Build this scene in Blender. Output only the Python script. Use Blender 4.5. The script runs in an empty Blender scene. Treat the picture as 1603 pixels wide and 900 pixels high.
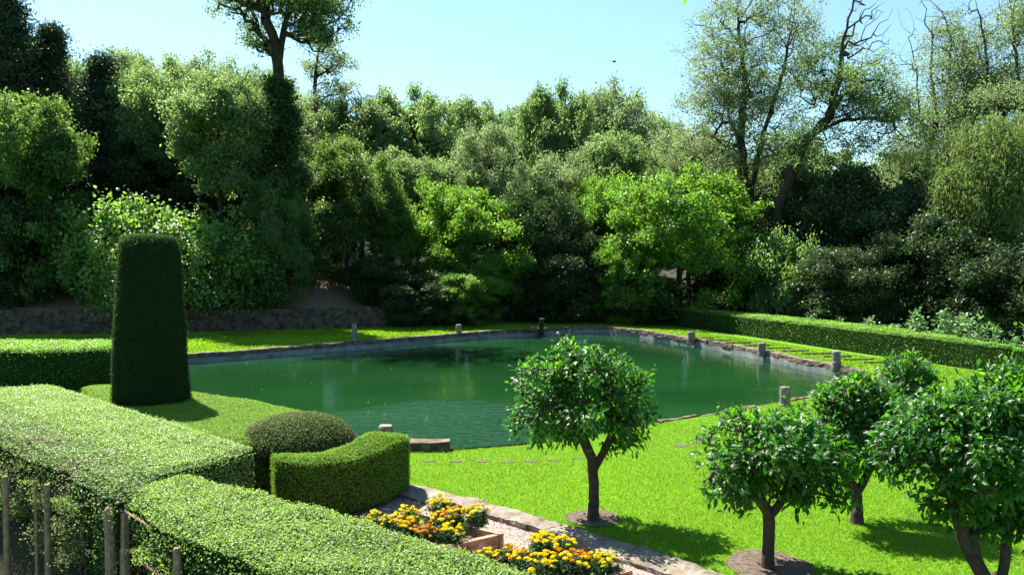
import bpy, math, random
import numpy as np
from mathutils import Vector
from mathutils.geometry import delaunay_2d_cdt
R = math.radians
# ------------------------------------------------------------------ camera, sky, sun
FPX, CH = 1300.0, 3.6
PITCH = math.atan(45/1300)
scene = bpy.context.scene
COL = scene.collection
cd = bpy.data.cameras.new('camera'); cam = bpy.data.objects.new('camera', cd); COL.objects.link(cam)
cam.location = (0, 0, CH); cam.rotation_euler = (math.pi/2-PITCH, 0, 0)
cd.sensor_width = 36; cd.lens = 36*FPX/1603; cd.clip_start = .05; cd.clip_end = 3000
scene.camera = cam
SUN_EL, SUN_AZ = R(55), math.atan2(-.62, .78)
sdir = Vector((math.sin(SUN_AZ)*math.cos(SUN_EL), math.cos(SUN_AZ)*math.cos(SUN_EL), math.sin(SUN_EL)))
w = bpy.data.worlds.new('World'); scene.world = w; w.use_nodes = True
nt = w.node_tree; nt.nodes.clear()
sky = nt.nodes.new('ShaderNodeTexSky'); sky.sky_type = 'NISHITA'; sky.sun_disc = False
sky.sun_elevation = SUN_EL; sky.sun_rotation = SUN_AZ; sky.air_density = 1.0; sky.dust_density = .6; sky.ozone_density = 1.0
bg = nt.nodes.new('ShaderNodeBackground'); bg.inputs[1].default_value = .066
wo = nt.nodes.new('ShaderNodeOutputWorld')
tint = nt.nodes.new('ShaderNodeMix'); tint.data_type = 'RGBA'; tint.blend_type = 'MULTIPLY'; tint.inputs[0].default_value = 1; tint.inputs[7].default_value = (.84, 1.04, 1.05, 1)
nt.links.new(sky.outputs[0], tint.inputs[6]); nt.links.new(tint.outputs[2], bg.inputs[0]); nt.links.new(bg.outputs[0], wo.inputs[0])
sl = bpy.data.lights.new('sun', 'SUN'); sl.energy = 5.0; sl.angle = R(.5); sl.color = (1, .95, .84)
so = bpy.data.objects.new('sun', sl); COL.objects.link(so); so.location = (-20, 30, 40)
so.rotation_euler = (-sdir).to_track_quat('-Z', 'Y').to_euler()
vs = scene.view_settings; vs.view_transform = 'Standard'; vs.look = 'None'; vs.gamma = 1; vs.exposure = 1.75; vs.use_curve_mapping = False
cy = scene.cycles
cy.max_bounces = 6; cy.diffuse_bounces = 2; cy.glossy_bounces = 3; cy.transmission_bounces = 4; cy.sample_clamp_indirect = 4
cy.caustics_reflective = False; cy.caustics_refractive = False; cy.use_denoising = True

# ------------------------------------------------------------------ helpers
rng = np.random.default_rng(7); random.seed(7)
def P(px, py, z=0.0):
    """photo pixel -> the point at height z it shows"""
    cx, cz = (px-801.5)/FPX, -(py-450)/FPX
    dy = math.cos(PITCH)+cz*math.sin(PITCH); dz = -math.sin(PITCH)+cz*math.cos(PITCH)
    t = (z-CH)/dz
    return np.array((cx*t, dy*t, z))
def X(px, d): return (px-801.5)/FPX*d
def Zat(py, d): return CH+(405-py)/FPX*d
def unit(v): return v/np.maximum(np.linalg.norm(v, axis=-1, keepdims=True), 1e-9)
def tag(o, label=None, cat=None, group=None, kind=None):
    if label: o['label'] = label
    if cat: o['category'] = cat
    if group: o['group'] = group
    if kind: o['kind'] = kind
    return o
def empty(name, loc, label, cat, group=None, rz=0, scale=None):
    o = bpy.data.objects.new(name, None); COL.objects.link(o); o.location = loc; o.rotation_euler = (0, 0, rz)
    o.empty_display_size = .3
    if scale is not None: o.scale = scale
    return tag(o, label, cat, group)
def link(name, me, parent=None, loc=None):
    o = bpy.data.objects.new(name, me); COL.objects.link(o)
    if parent is not None: o.parent = parent
    if loc is not None: o.location = loc
    return o
class MB:
    """collects vertices and faces with a material number and a random value per face"""
    def __init__(s): s.V = []; s.F = []; s.n = 0
    def add(s, V, F, mi=0, rnd=None, smooth=False):
        V = np.asarray(V, float).reshape(-1, 3)
        for f in (F if isinstance(F, list) and np.ndim(F[0]) == 2 else [F]):
            f = np.asarray(f, np.int64)
            s.F.append((f+s.n, mi, np.full(len(f), .5) if rnd is None else (rnd if len(rnd) == len(f) else np.resize(rnd, len(f))), smooth))
        s.V.append(V); s.n += len(V); return s
    def mesh(s, name, mats):
        me = bpy.data.meshes.new(name); V = np.concatenate(s.V).astype(np.float32)
        nl = sum(f.size for f, *_ in s.F); nf = sum(len(f) for f, *_ in s.F)
        me.vertices.add(len(V)); me.vertices.foreach_set('co', V.ravel())
        me.loops.add(nl); me.polygons.add(nf)
        me.loops.foreach_set('vertex_index', np.concatenate([f.ravel() for f, *_ in s.F]).astype(np.int32))
        tot = np.concatenate([np.full(len(f), f.shape[1]) for f, *_ in s.F])
        me.polygons.foreach_set('loop_start', (np.cumsum(tot)-tot).astype(np.int32))
        me.polygons.foreach_set('material_index', np.concatenate([np.full(len(f), m) for f, m, *_ in s.F]).astype(np.int32))
        me.polygons.foreach_set('use_smooth', np.concatenate([np.full(len(f), sm) for f, m, r, sm in s.F]).astype(bool))
        a = me.attributes.new('rnd', 'FLOAT', 'FACE'); a.data.foreach_set('value', np.concatenate([r for f, m, r, sm in s.F]).astype(np.float32))
        for m in mats: me.materials.append(m)
        me.update(calc_edges=True); me.validate(); return me
    def obj(s, name, mats, parent=None, loc=None): return link(name, s.mesh(name, mats), parent, loc)

# value noise in numpy (for real surface relief)
_lat = rng.random((32, 32, 32))
def vnoise(p, sc=1.0, seed=0):
    q = np.asarray(p)*sc+seed*17.3; i = np.floor(q).astype(int); f = q-i; f = f*f*(3-2*f); o = 0
    for dx in (0, 1):
        for dy in (0, 1):
            for dz in (0, 1):
                wgt = (f[..., 0] if dx else 1-f[..., 0])*(f[..., 1] if dy else 1-f[..., 1])*(f[..., 2] if dz else 1-f[..., 2])
                o = o+wgt*_lat[(i[..., 0]+dx) % 32, (i[..., 1]+dy) % 32, (i[..., 2]+dz) % 32]
    return o*2-1
def fbm(p, sc=1.0, seed=0): return vnoise(p, sc, seed)*.6+vnoise(p, sc*2.1, seed+1)*.28+vnoise(p, sc*4.3, seed+2)*.12

# ------------------------------------------------------------------ materials
def newmat(name):
    m = bpy.data.materials.new(name); m.use_nodes = True; t = m.node_tree; t.nodes.clear()
    out = t.nodes.new('ShaderNodeOutputMaterial'); return m, t, out
def N(t, ty, **kw):
    n = t.nodes.new(ty)
    for k, v in kw.items(): setattr(n, k, v)
    return n
def ramp(t, fac, stops):
    r = N(t, 'ShaderNodeValToRGB'); e = r.color_ramp.elements
    while len(e) < len(stops): e.new(.5)
    for i, (p, c) in enumerate(stops): e[i].position = p; e[i].color = (*c, 1)
    t.links.new(fac, r.inputs[0]); return r.outputs[0]
def noise(t, sc, det=4, coord='Object', rough=.55):
    tc = N(t, 'ShaderNodeTexCoord'); n = N(t, 'ShaderNodeTexNoise'); n.inputs['Scale'].default_value = sc; n.inputs['Detail'].default_value = det
    n.inputs['Roughness'].default_value = rough
    t.links.new(tc.outputs[coord], n.inputs['Vector']); return n.outputs['Fac']
def leaf_mat(name, dark, lite, trans, tf=.42, rough=.38, spec=.5, hue_var=.25, patch=None):
    m, t, out = newmat(name); L = t.links.new
    at = N(t, 'ShaderNodeAttribute', attribute_name='rnd')
    c = ramp(t, at.outputs['Fac'], [(0, dark), (1, lite)])
    oi = N(t, 'ShaderNodeObjectInfo')
    if patch:                                   # a patch of another colour growing through the clipped hedge
        nz = noise(t, patch[0], 3); f = ramp(t, nz, [(patch[1], (0, 0, 0)), (patch[1]+.12, (1, 1, 1))])
        mx = N(t, 'ShaderNodeMix', data_type='RGBA'); L(f, mx.inputs['Factor']); L(c, mx.inputs[6]); mx.inputs[7].default_value = (*patch[2], 1); c = mx.outputs[2]
    hs = N(t, 'ShaderNodeHueSaturation'); L(c, hs.inputs['Color'])
    mr = N(t, 'ShaderNodeMapRange'); mr.inputs[3].default_value = 1-hue_var; mr.inputs[4].default_value = 1+hue_var; L(oi.outputs['Random'], mr.inputs[0]); L(mr.outputs[0], hs.inputs['Value'])
    p = N(t, 'ShaderNodeBsdfPrincipled'); L(hs.outputs[0], p.inputs['Base Color']); p.inputs['Roughness'].default_value = rough; p.inputs['Specular IOR Level'].default_value = spec
    tr = N(t, 'ShaderNodeBsdfTranslucent'); mt = N(t, 'ShaderNodeMix', data_type='RGBA', blend_type='MULTIPLY'); mt.inputs['Factor'].default_value = 1
    lum = N(t, 'ShaderNodeMapRange'); lum.inputs[3].default_value = .55; lum.inputs[4].default_value = 1.35; L(at.outputs['Fac'], lum.inputs[0])
    mt.inputs[6].default_value = (*trans, 1); L(lum.outputs[0], mt.inputs[7]); L(mt.outputs[2], tr.inputs[0])
    mx = N(t, 'ShaderNodeMixShader'); mx.inputs[0].default_value = tf; L(p.outputs[0], mx.inputs[1]); L(tr.outputs[0], mx.inputs[2]); L(mx.outputs[0], out.inputs[0])
    return m
def surf_mat(name, stops, sc=6, det=6, rough=.9, bump=.3, bsc=None, coord='Object', dist=.02, spec=.2):
    m, t, out = newmat(name); L = t.links.new
    p = N(t, 'ShaderNodeBsdfPrincipled'); p.inputs['Roughness'].default_value = rough; p.inputs['Specular IOR Level'].default_value = spec
    L(ramp(t, noise(t, sc, det, coord), stops), p.inputs['Base Color'])
    b = N(t, 'ShaderNodeBump'); b.inputs['Strength'].default_value = bump; b.inputs['Distance'].default_value = dist
    L(noise(t, bsc or sc*3, 6, coord), b.inputs['Height']); L(b.outputs[0], p.inputs['Normal']); L(p.outputs[0], out.inputs[0]); return m
M = {}
M['lv_oak'] = leaf_mat('oak_leaves', (.04, .08, .03), (.15, .22, .085), (.32, .50, .13), spec=.35, rough=.45)
M['lv_pale'] = leaf_mat('pale_leaves', (.08, .12, .06), (.21, .28, .13), (.36, .50, .18), rough=.5, spec=.3)
M['lv_bright'] = leaf_mat('bright_leaves', (.04, .09, .015), (.11, .20, .03), (.25, .52, .03), tf=.47, rough=.4, spec=.4)
M['lv_mid'] = leaf_mat('shaded_tree_leaves', (.025, .06, .018), (.085, .16, .04), (.24, .42, .06), tf=.38, rough=.45, spec=.35)
M['lv_dark'] = leaf_mat('dark_leaves', (.012, .028, .010), (.042, .08, .026), (.08, .17, .028), tf=.28, rough=.45, spec=.35)
M['lv_conifer'] = leaf_mat('conifer_needles', (.010, .024, .012), (.03, .06, .026), (.04, .09, .025), tf=.22, rough=.5)
M['lv_fig'] = leaf_mat('fig_leaves', (.04, .10, .03), (.13, .24, .07), (.30, .55, .08), tf=.4, rough=.38, spec=.5)
M['lv_willow'] = leaf_mat('willow_leaves', (.06, .10, .03), (.13, .19, .06), (.25, .38, .08), rough=.5, spec=.3)
M['lv_mallow'] = leaf_mat('mallow_leaves', (.06, .13, .05), (.16, .26, .11), (.2, .4, .1))
M['lv_orange'] = leaf_mat('orange_tree_leaves', (.008, .035, .006), (.035, .12, .010), (.11, .40, .015), tf=.36, rough=.42, spec=.34, hue_var=.1)
M['lv_shoot'] = leaf_mat('young_shoot_leaves', (.06, .17, .01), (.14, .30, .015), (.3, .65, .02), tf=.45, rough=.3, hue_var=.1)
M['lv_box'] = leaf_mat('box_hedge_leaves', (.10, .18, .035), (.27, .38, .10), (.42, .66, .09), tf=.36, rough=.45, spec=.35, hue_var=.06, patch=(1.1, .55, (.15, .20, .06)))
M['lv_mixed'] = leaf_mat('mixed_hedge_leaves', (.07, .12, .035), (.21, .28, .10), (.32, .5, .1), tf=.35, rough=.45, spec=.4, hue_var=.06, patch=(.8, .50, (.20, .115, .085)))
M['lv_wide'] = leaf_mat('privet_hedge_leaves', (.17, .27, .05), (.33, .44, .14), (.46, .72, .12), tf=.33, rough=.4, hue_var=.05, patch=(.8, .56, (.20, .29, .07)))
M['lv_flat'] = leaf_mat('clipped_juniper_leaves', (.12, .24, .015), (.22, .36, .03), (.34, .6, .03), tf=.25, rough=.5, spec=.3, hue_var=.05)
M['lv_yew'] = leaf_mat('yew_leaves', (.004, .012, .003), (.012, .026, .005), (.07, .18, .012), tf=.25, rough=.5, spec=.3, hue_var=.05)
M['lv_dome'] = leaf_mat('myrtle_leaves', (.07, .09, .018), (.17, .21, .05), (.14, .2, .04), tf=.22, rough=.6, spec=.25, hue_var=.05)
M['lv_far'] = leaf_mat('long_hedge_leaves', (.03, .08, .01), (.10, .22, .02), (.36, .72, .03), tf=.4, rough=.38, hue_var=.05)
M['lv_ivy'] = leaf_mat('ivy_leaves', (.018, .04, .014), (.06, .11, .03), (.12, .24, .04), tf=.3, rough=.45, spec=.3)
M['lv_mari'] = leaf_mat('marigold_leaves', (.02, .06, .015), (.05, .11, .03), (.1, .25, .04), tf=.3, rough=.5)
M['pet_y'] = leaf_mat('yellow_petals', (.85, .62, .004), (.90, .76, .008), (.85, .7, .01), tf=.25, rough=.6, spec=.2, hue_var=.08)
M['pet_o'] = leaf_mat('orange_petals', (.75, .22, .004), (.88, .38, .005), (.85, .33, .005), tf=.25, rough=.6, spec=.2, hue_var=.08)
M['grass'] = leaf_mat('grass_blades', (.07, .19, .006), (.21, .36, .014), (.28, .50, .015), tf=.42, rough=.5, spec=.25, hue_var=0)
M['inner'] = surf_mat('hedge_interior_shade', [(.3, (.008, .018, .005)), (.7, (.02, .045, .012))], 14, rough=1, bump=.8, spec=0)  # near-black green puts the shade inside the hedges into the colour
M['twigs'] = surf_mat('brown_twigs', [(.3, (.05, .035, .022)), (.7, (.13, .10, .07))], 20)
M['bark'] = surf_mat('bark', [(.3, (.02, .016, .012)), (.7, (.065, .05, .038))], 5, bump=.9, bsc=16, dist=.04)
M['bark_o'] = surf_mat('orange_tree_bark', [(.3, (.035, .025, .02)), (.7, (.09, .065, .05))], 12, bump=.7, bsc=30)
M['bark_red'] = surf_mat('reddish_bark', [(.3, (.06, .03, .02)), (.7, (.16, .085, .06))], 12, bump=.7, bsc=30)
M['stone'] = surf_mat('granite_post', [(.3, (.09, .075, .06)), (.5, (.2, .17, .14)), (.72, (.32, .29, .25))], 9, bump=.9, bsc=28)
M['kerbtop'] = surf_mat('kerb_stone', [(.35, (.06, .045, .03)), (.6, (.17, .13, .1)), (.75, (.28, .24, .2))], 5, bump=.9, bsc=20)
M['concrete'] = surf_mat('pool_side_concrete', [(.3, (.12, .13, .125)), (.7, (.27, .29, .29))], 2.5, bump=.3, bsc=15)
M['walltop'] = surf_mat('sandstone_coping', [(.25, (.08, .065, .05)), (.45, (.17, .14, .11)), (.62, (.24, .20, .16)), (.8, (.33, .28, .23))], 3.5, bump=1, bsc=14, dist=.03)
M['rubble'] = surf_mat('rubble_stone', [(.3, (.035, .03, .024)), (.7, (.12, .095, .07))], 3, bump=.9, bsc=18)
M['brick'] = surf_mat('terracotta_edging', [(.25, (.13, .07, .05)), (.5, (.33, .19, .13)), (.62, (.42, .27, .19)), (.78, (.50, .42, .34))], 7, bump=.6, bsc=30)
M['soil'] = surf_mat('soil', [(.3, (.05, .036, .026)), (.55, (.12, .088, .066)), (.8, (.2, .16, .125))], 16, det=8, bump=1, bsc=60)
M['wood'] = surf_mat('weathered_stakes', [(.3, (.20, .13, .075)), (.7, (.46, .34, .2))], 14, bump=.6, bsc=40)
M['rail'] = surf_mat('rusty_rail', [(.3, (.12, .055, .04)), (.7, (.28, .17, .14))], 20, bump=.5)
M['slab'] = surf_mat('stone_or_gap_shadow', [(.3, (.05, .05, .025)), (.7, (.14, .12, .08))], 10, bump=.8, bsc=30)  # stone colour kept dark so it also stands for gap shadows in the lawn

# ground: turf, with dry leaf litter where the 'dry' attribute says and bare dark earth under the wood
m, t, out = newmat('ground_turf'); L = t.links.new
n1 = noise(t, .9, 5); n2 = noise(t, 45, 4)
g = ramp(t, n2, [(.3, (.06, .15, .008)), (.7, (.12, .25, .015))])
dr = ramp(t, noise(t, 14, 8), [(.3, (.11, .075, .045)), (.5, (.26, .19, .12)), (.7, (.42, .33, .22))])
at = N(t, 'ShaderNodeAttribute', attribute_name='dry'); wd = N(t, 'ShaderNodeAttribute', attribute_name='wood')
sm = N(t, 'ShaderNodeMath', operation='ADD'); L(at.outputs['Fac'], sm.inputs[0]); q = N(t, 'ShaderNodeMath', operation='MULTIPLY_ADD'); L(n1, q.inputs[0]); q.inputs[1].default_value = .9; q.inputs[2].default_value = -.45
L(q.outputs[0], sm.inputs[1]); f = ramp(t, sm.outputs[0], [(.42, (0, 0, 0)), (.58, (1, 1, 1))])
mx = N(t, 'ShaderNodeMix', data_type='RGBA'); L(f, mx.inputs['Factor']); L(g, mx.inputs[6]); L(dr, mx.inputs[7])
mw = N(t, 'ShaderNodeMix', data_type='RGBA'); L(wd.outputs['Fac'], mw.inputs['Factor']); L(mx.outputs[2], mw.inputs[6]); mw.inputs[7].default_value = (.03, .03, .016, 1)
p = N(t, 'ShaderNodeBsdfPrincipled'); p.inputs['Roughness'].default_value = .9; p.inputs['Specular IOR Level'].default_value = .1; L(mw.outputs[2], p.inputs['Base Color'])
b = N(t, 'ShaderNodeBump'); b.inputs['Strength'].default_value = .8; b.inputs['Distance'].default_value = .03; L(noise(t, 30, 6), b.inputs['Height']); L(b.outputs[0], p.inputs['Normal']); L(p.outputs[0], out.inputs[0]); M['ground'] = m
# gravel: pink and cream chips
m, t, out = newmat('pink_gravel'); L = t.links.new
tc = N(t, 'ShaderNodeTexCoord'); v = N(t, 'ShaderNodeTexVoronoi'); v.inputs['Scale'].default_value = 55; L(tc.outputs['Object'], v.inputs['Vector'])
sp = N(t, 'ShaderNodeSeparateColor'); L(v.outputs['Color'], sp.inputs[0])
p = N(t, 'ShaderNodeBsdfPrincipled'); p.inputs['Roughness'].default_value = .85
L(ramp(t, sp.outputs[0], [(0, (.11, .065, .05)), (.35, (.24, .16, .13)), (.7, (.33, .24, .2)), (1, (.45, .38, .33))]), p.inputs['Base Color'])
b = N(t, 'ShaderNodeBump', invert=True); b.inputs['Strength'].default_value = 1; b.inputs['Distance'].default_value = .012; L(v.outputs['Distance'], b.inputs['Height']); L(b.outputs[0], p.inputs['Normal']); L(p.outputs[0], out.inputs[0]); M['gravel'] = m
# water: turbid green with small ripples
m, t, out = newmat('pond_water'); L = t.links.new
tc = N(t, 'ShaderNodeTexCoord'); mp = N(t, 'ShaderNodeMapping'); mp.inputs['Scale'].default_value = (1.0, 1.6, 1); mp.inputs['Rotation'].default_value = (0, 0, .3); L(tc.outputs['Object'], mp.inputs[0])
def wn(sc, det):
    n = N(t, 'ShaderNodeTexNoise'); n.inputs['Scale'].default_value = sc; n.inputs['Detail'].default_value = det; L(mp.outputs[0], n.inputs[0]); return n.outputs['Fac']
p = N(t, 'ShaderNodeBsdfPrincipled'); p.inputs['Roughness'].default_value = .02; p.inputs['IOR'].default_value = 1.33
L(ramp(t, wn(.12, 2), [(.3, (.005, .028, .008)), (.7, (.010, .050, .013))]), p.inputs['Base Color'])
gp_ = N(t, 'ShaderNodeMapping'); gp_.inputs['Location'].default_value = (1.5/5.5, -19/5.5, 0); gp_.inputs['Scale'].default_value = (1/5.5, 1/5.5, 1); L(tc.outputs['Object'], gp_.inputs[0])
gr_ = N(t, 'ShaderNodeTexGradient', gradient_type='SPHERICAL'); L(gp_.outputs[0], gr_.inputs[0]); ad_ = N(t, 'ShaderNodeMath', operation='MULTIPLY_ADD'); L(wn(.3, 3), ad_.inputs[0]); ad_.inputs[1].default_value = .8; ad_.inputs[2].default_value = -.4
a2_ = N(t, 'ShaderNodeMath', operation='ADD'); L(gr_.outputs['Fac'], a2_.inputs[0]); L(ad_.outputs[0], a2_.inputs[1])
patch = ramp(t, a2_.outputs[0], [(.1, (.05, .05, .05)), (.5, (1, 1, 1))])
b = N(t, 'ShaderNodeBump'); L(patch, b.inputs['Strength']); b.inputs['Distance'].default_value = .13; L(wn(3.2, 4), b.inputs['Height'])
b2 = N(t, 'ShaderNodeBump'); b2.inputs['Strength'].default_value = .1; b2.inputs['Distance'].default_value = .05; L(wn(1.1, 2), b2.inputs['Height']); L(b2.outputs[0], b.inputs['Normal'])
L(b.outputs[0], p.inputs['Normal']); L(p.outputs[0], out.inputs[0]); M['water'] = m

# ------------------------------------------------------------------ the lie of the land
WX = [-90, -24, -15.7, -6.8, 0, 12, 60]; WY = [36, 39, 40.2, 43.6, 47.5, 54, 70]
def wall_y(x): return np.interp(x, WX, WY)
def step_h(x): return np.interp(x, [-90, -24, -7, 1], [1.15, 1.1, 1.0, 0])
def sst(a, b, v): u = np.clip((v-a)/(b-a), 0, 1); return u*u*(3-2*u)
def height(x, y):
    x = np.asarray(x, float); y = np.asarray(y, float)
    tt = y-wall_y(x); s = step_h(x); left = sst(10, -25, x)
    z = s*sst(.02, .45, tt)*.97 + s*1.25*sst(.5, 7.5, tt) + left*.13*np.clip(tt-7, 0, 60) + .02*np.clip(tt-7, 0, 90)
    z = z - .9*sst(16, 30, x)*sst(60, 30, y)*sst(0, 10, y-20)
    z = z + .35*sst(1.0, 7.0, tt)*vnoise(np.stack([x, y, x*0], -1), .22, 3)
    dl = -((x+4.25)*.65+(y-8.96)*.76)
    z = z - .7*sst(-.15, .35, dl)*sst(1.5, -1.0, x)
    z = z + .03*vnoise(np.stack([x, y, x*0], -1), .35, 5)*sst(7, 10, y)*sst(0, -3, tt)
    return z
def H(x, y): return float(height(x, y))
POOL = [(-14.6, 29.6)]+[tuple(P(a, b)[:2]) for a, b in ((295, 556), (460, 544), (640, 529), (760, 520), (890, 513), (945, 512), (1000, 518), (1130, 538), (1310, 575))]+[(11.6, 24.2)]+\
       [tuple(P(a, b)[:2]) for a, b in ((1310, 611), (1230, 628), (1130, 644), (1030, 661), (960, 676), (890, 688), (810, 696), (705, 704), (640, 708))]+[(-4.6, 17.0), (-9.0, 20.6)]
PN = np.array(POOL)
def inside(poly, pts):
    x, y = pts[:, 0], pts[:, 1]; c = np.zeros(len(pts), bool); n = len(poly)
    for i in range(n):
        (x1, y1), (x2, y2) = poly[i], poly[(i+1) % n]
        k = ((y1 > y) != (y2 > y)); c ^= k & (x < (x2-x1)*(y-y1)/((y2-y1) or 1e-9)+x1)
    return c
pts = []; edges = []
for x0, y0 in POOL: pts.append((x0, y0))
n = len(POOL); edges += [(i, (i+1) % n) for i in range(n)]
for off in (.02, .46):
    k0 = len(pts); xs = np.arange(-60, 2, 1.0)
    pts += [(x, float(wall_y(x))+off) for x in xs]; edges += [(k0+i, k0+i+1) for i in range(len(xs)-1)]
fg = np.array([(a, b+.0007*a) for a in np.arange(-13, 2, .25) for b in np.arange(4, 20.1, .25)])
gx = np.arange(-40, 40.1, 1.0); gy = np.arange(-6, 76, 1.0)
G = np.array([(a+.001*b, b) for a in gx for b in gy])
far = []
for r_ in (90, 130, 200, 400, 900, 2000):
    far += [(r_*math.cos(a), 30+r_*math.sin(a)) for a in np.linspace(0, 2*math.pi, 40, endpoint=False)]
tw = np.abs(G[:, 1]-wall_y(G[:, 0])-.24) > .7
dp = np.min(np.linalg.norm(G[:, None, :]-PN[None], axis=2), axis=1) > .3
G0 = G[~((G[:, 0] > -13.1) & (G[:, 0] < 2) & (G[:, 1] > 3.9) & (G[:, 1] < 20.2))] if False else G
G = G[(tw | (G[:, 0] > 1)) & dp]
G = G[~((G[:, 0] > -13.2) & (G[:, 0] < 2) & (G[:, 1] > 3.8) & (G[:, 1] < 20.3))]; fg = fg[np.min(np.linalg.norm(fg[:, None, :]-PN[None], axis=2), axis=1) > .1]
pts += [tuple(p_) for p_ in G]+[tuple(p_) for p_ in fg]+far
vo, eo, fo, *_ = delaunay_2d_cdt([Vector(p_) for p_ in pts], edges, [], 0, 1e-5)
vo = np.array([(v_.x, v_.y) for v_ in vo]); fo = np.array(fo)
fo = fo[~inside(POOL, vo[fo].mean(1))]
zz = height(vo[:, 0], vo[:, 1]); ground_mb = MB().add(np.column_stack([vo, zz]), fo, smooth=True)
me = ground_mb.mesh('ground', [M['ground']])
tt = vo[:, 1]-wall_y(vo[:, 0])
dry = np.clip(sst(.1, .5, tt)*.95*sst(20, 8, tt), 0, 1)*sst(-3, -7, vo[:, 0])
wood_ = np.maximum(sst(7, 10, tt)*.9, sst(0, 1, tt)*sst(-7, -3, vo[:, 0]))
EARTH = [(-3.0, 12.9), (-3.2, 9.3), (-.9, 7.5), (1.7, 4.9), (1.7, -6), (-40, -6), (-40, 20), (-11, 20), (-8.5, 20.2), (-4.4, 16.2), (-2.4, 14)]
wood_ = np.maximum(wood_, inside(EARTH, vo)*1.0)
a = me.attributes.new('dry', 'FLOAT', 'POINT'); a.data.foreach_set('value', dry.astype(np.float32))
a = me.attributes.new('wood', 'FLOAT', 'POINT'); a.data.foreach_set('value', wood_.astype(np.float32))
tag(link('ground', me), 'mown green lawn round the pond with dry slope behind', kind='structure')
WZ = -.33
wp = PN+unit(PN-PN.mean(0))*.5
mw_ = MB(); mw_.add(np.column_stack([wp, np.full(len(wp), WZ)]), np.arange(len(wp))[None, ::-1])
tag(mw_.obj('water', [M['water']]), 'still green pond water with faint ripples', kind='structure')
# the bank below the rim on the near, turfed sides
mb = MB()
for i in range(n):
    a_, b_ = PN[i], PN[(i+1) % n]
    mb.add([(*a_, 0.02), (*b_, 0.02), (*b_, -1), (*a_, -1)], [[0, 1, 2, 3]])
tag(mb.obj('bank', [M['soil']]), kind='structure')

# ------------------------------------------------------------------ shapes
def box(mb, c, s, ax=(1, 0, 0), mi=0, jit=0):
    """box centred at c, sizes s, long axis ax in the ground plane"""
    ax = unit(np.array(ax, float)); ay = np.array((-ax[1], ax[0], 0)); az = np.array((0, 0, 1))
    V = [np.array(c)+ax*s[0]/2*i+ay*s[1]/2*j+az*s[2]/2*k for i in (-1, 1) for j in (-1, 1) for k in (-1, 1)]
    V = np.array(V)+rng.normal(0, jit, (8, 3)) if jit else V
    mb.add(V, [[0, 1, 3, 2], [4, 6, 7, 5], [0, 4, 5, 1], [2, 3, 7, 6], [0, 2, 6, 4], [1, 5, 7, 3]], mi); return mb
def strip_block(mb, A, B, w_, z0, z1, mi_top=0, mi_side=0, seg=.25, jit=.01, side=1, sub=3):
    """a long kerb or wall: grid-sided prism from A to B, extending w_ to one side, with an uneven surface"""
    A = np.array(A[:2], float); B = np.array(B[:2], float); d = unit(B-A); nrm = np.array((-d[1], d[0]))*side
    k = max(2, int(np.linalg.norm(B-A)/seg)); prof = []
    for j in range(sub+1): prof.append((0, z0+(z1-z0)*j/sub))
    for j in range(1, sub+1): prof.append((w_*j/sub, z1))
    for j in range(1, sub+1): prof.append((w_, z1-(z1-z0)*j/sub))
    prof = np.array(prof); m_ = len(prof); V = []
    for i in range(k+1):
        c = A+(B-A)*i/k
        for o_, z_ in prof: V.append((*(c+nrm*o_), z_))
    V = np.array(V); V += np.stack([fbm(V, 2.3, 1), fbm(V, 2.3, 5), fbm(V, 1.7, 9)], -1)*jit*2 + rng.normal(0, jit*.35, V.shape)
    F = []; Ft = []
    for i in range(k):
        for j in range(m_-1):
            q_ = [i*m_+j, i*m_+j+1, (i+1)*m_+j+1, (i+1)*m_+j]; (Ft if sub <= j < 2*sub else F).append(q_)
    mb.add(V, [np.array(F)], mi_side); mb.n -= 0
    base = mb.n-len(V)
    mb.F.append((np.array(Ft)+base, mi_top, np.full(len(Ft), .5), False))
    mb.F.append((np.array([np.arange(m_)])+base, mi_side, np.array([.5]), False)); mb.F.append((np.array([np.arange(m_)[::-1]])+base+k*m_, mi_side, np.array([.5]), False))
    return mb
def lathe(mb, prof, seg=18, c=(0, 0, 0), jit=0, mi=0, squash=1, smooth=False, seed=0):
    V = []
    for r_, z_ in prof:
        for k in range(seg):
            a_ = 2*math.pi*k/seg; V.append((r_*math.cos(a_), r_*squash*math.sin(a_), z_))
    V = np.array(V, float)
    if jit: V += (fbm(V+seed*3.7, 4, seed)*jit*2)[:, None]*unit(V+1e-6)*(V[:, 2:3] > .01)
    F = [[i*seg+k, i*seg+(k+1) % seg, (i+1)*seg+(k+1) % seg, (i+1)*seg+k] for i in range(len(prof)-1) for k in range(seg)]
    mb.add(V+np.array(c), [np.array(F)], mi, smooth=smooth); mb.F.append((np.array([np.arange(seg)])+mb.n-seg, mi, np.array([.5]), False)); return mb
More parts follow.
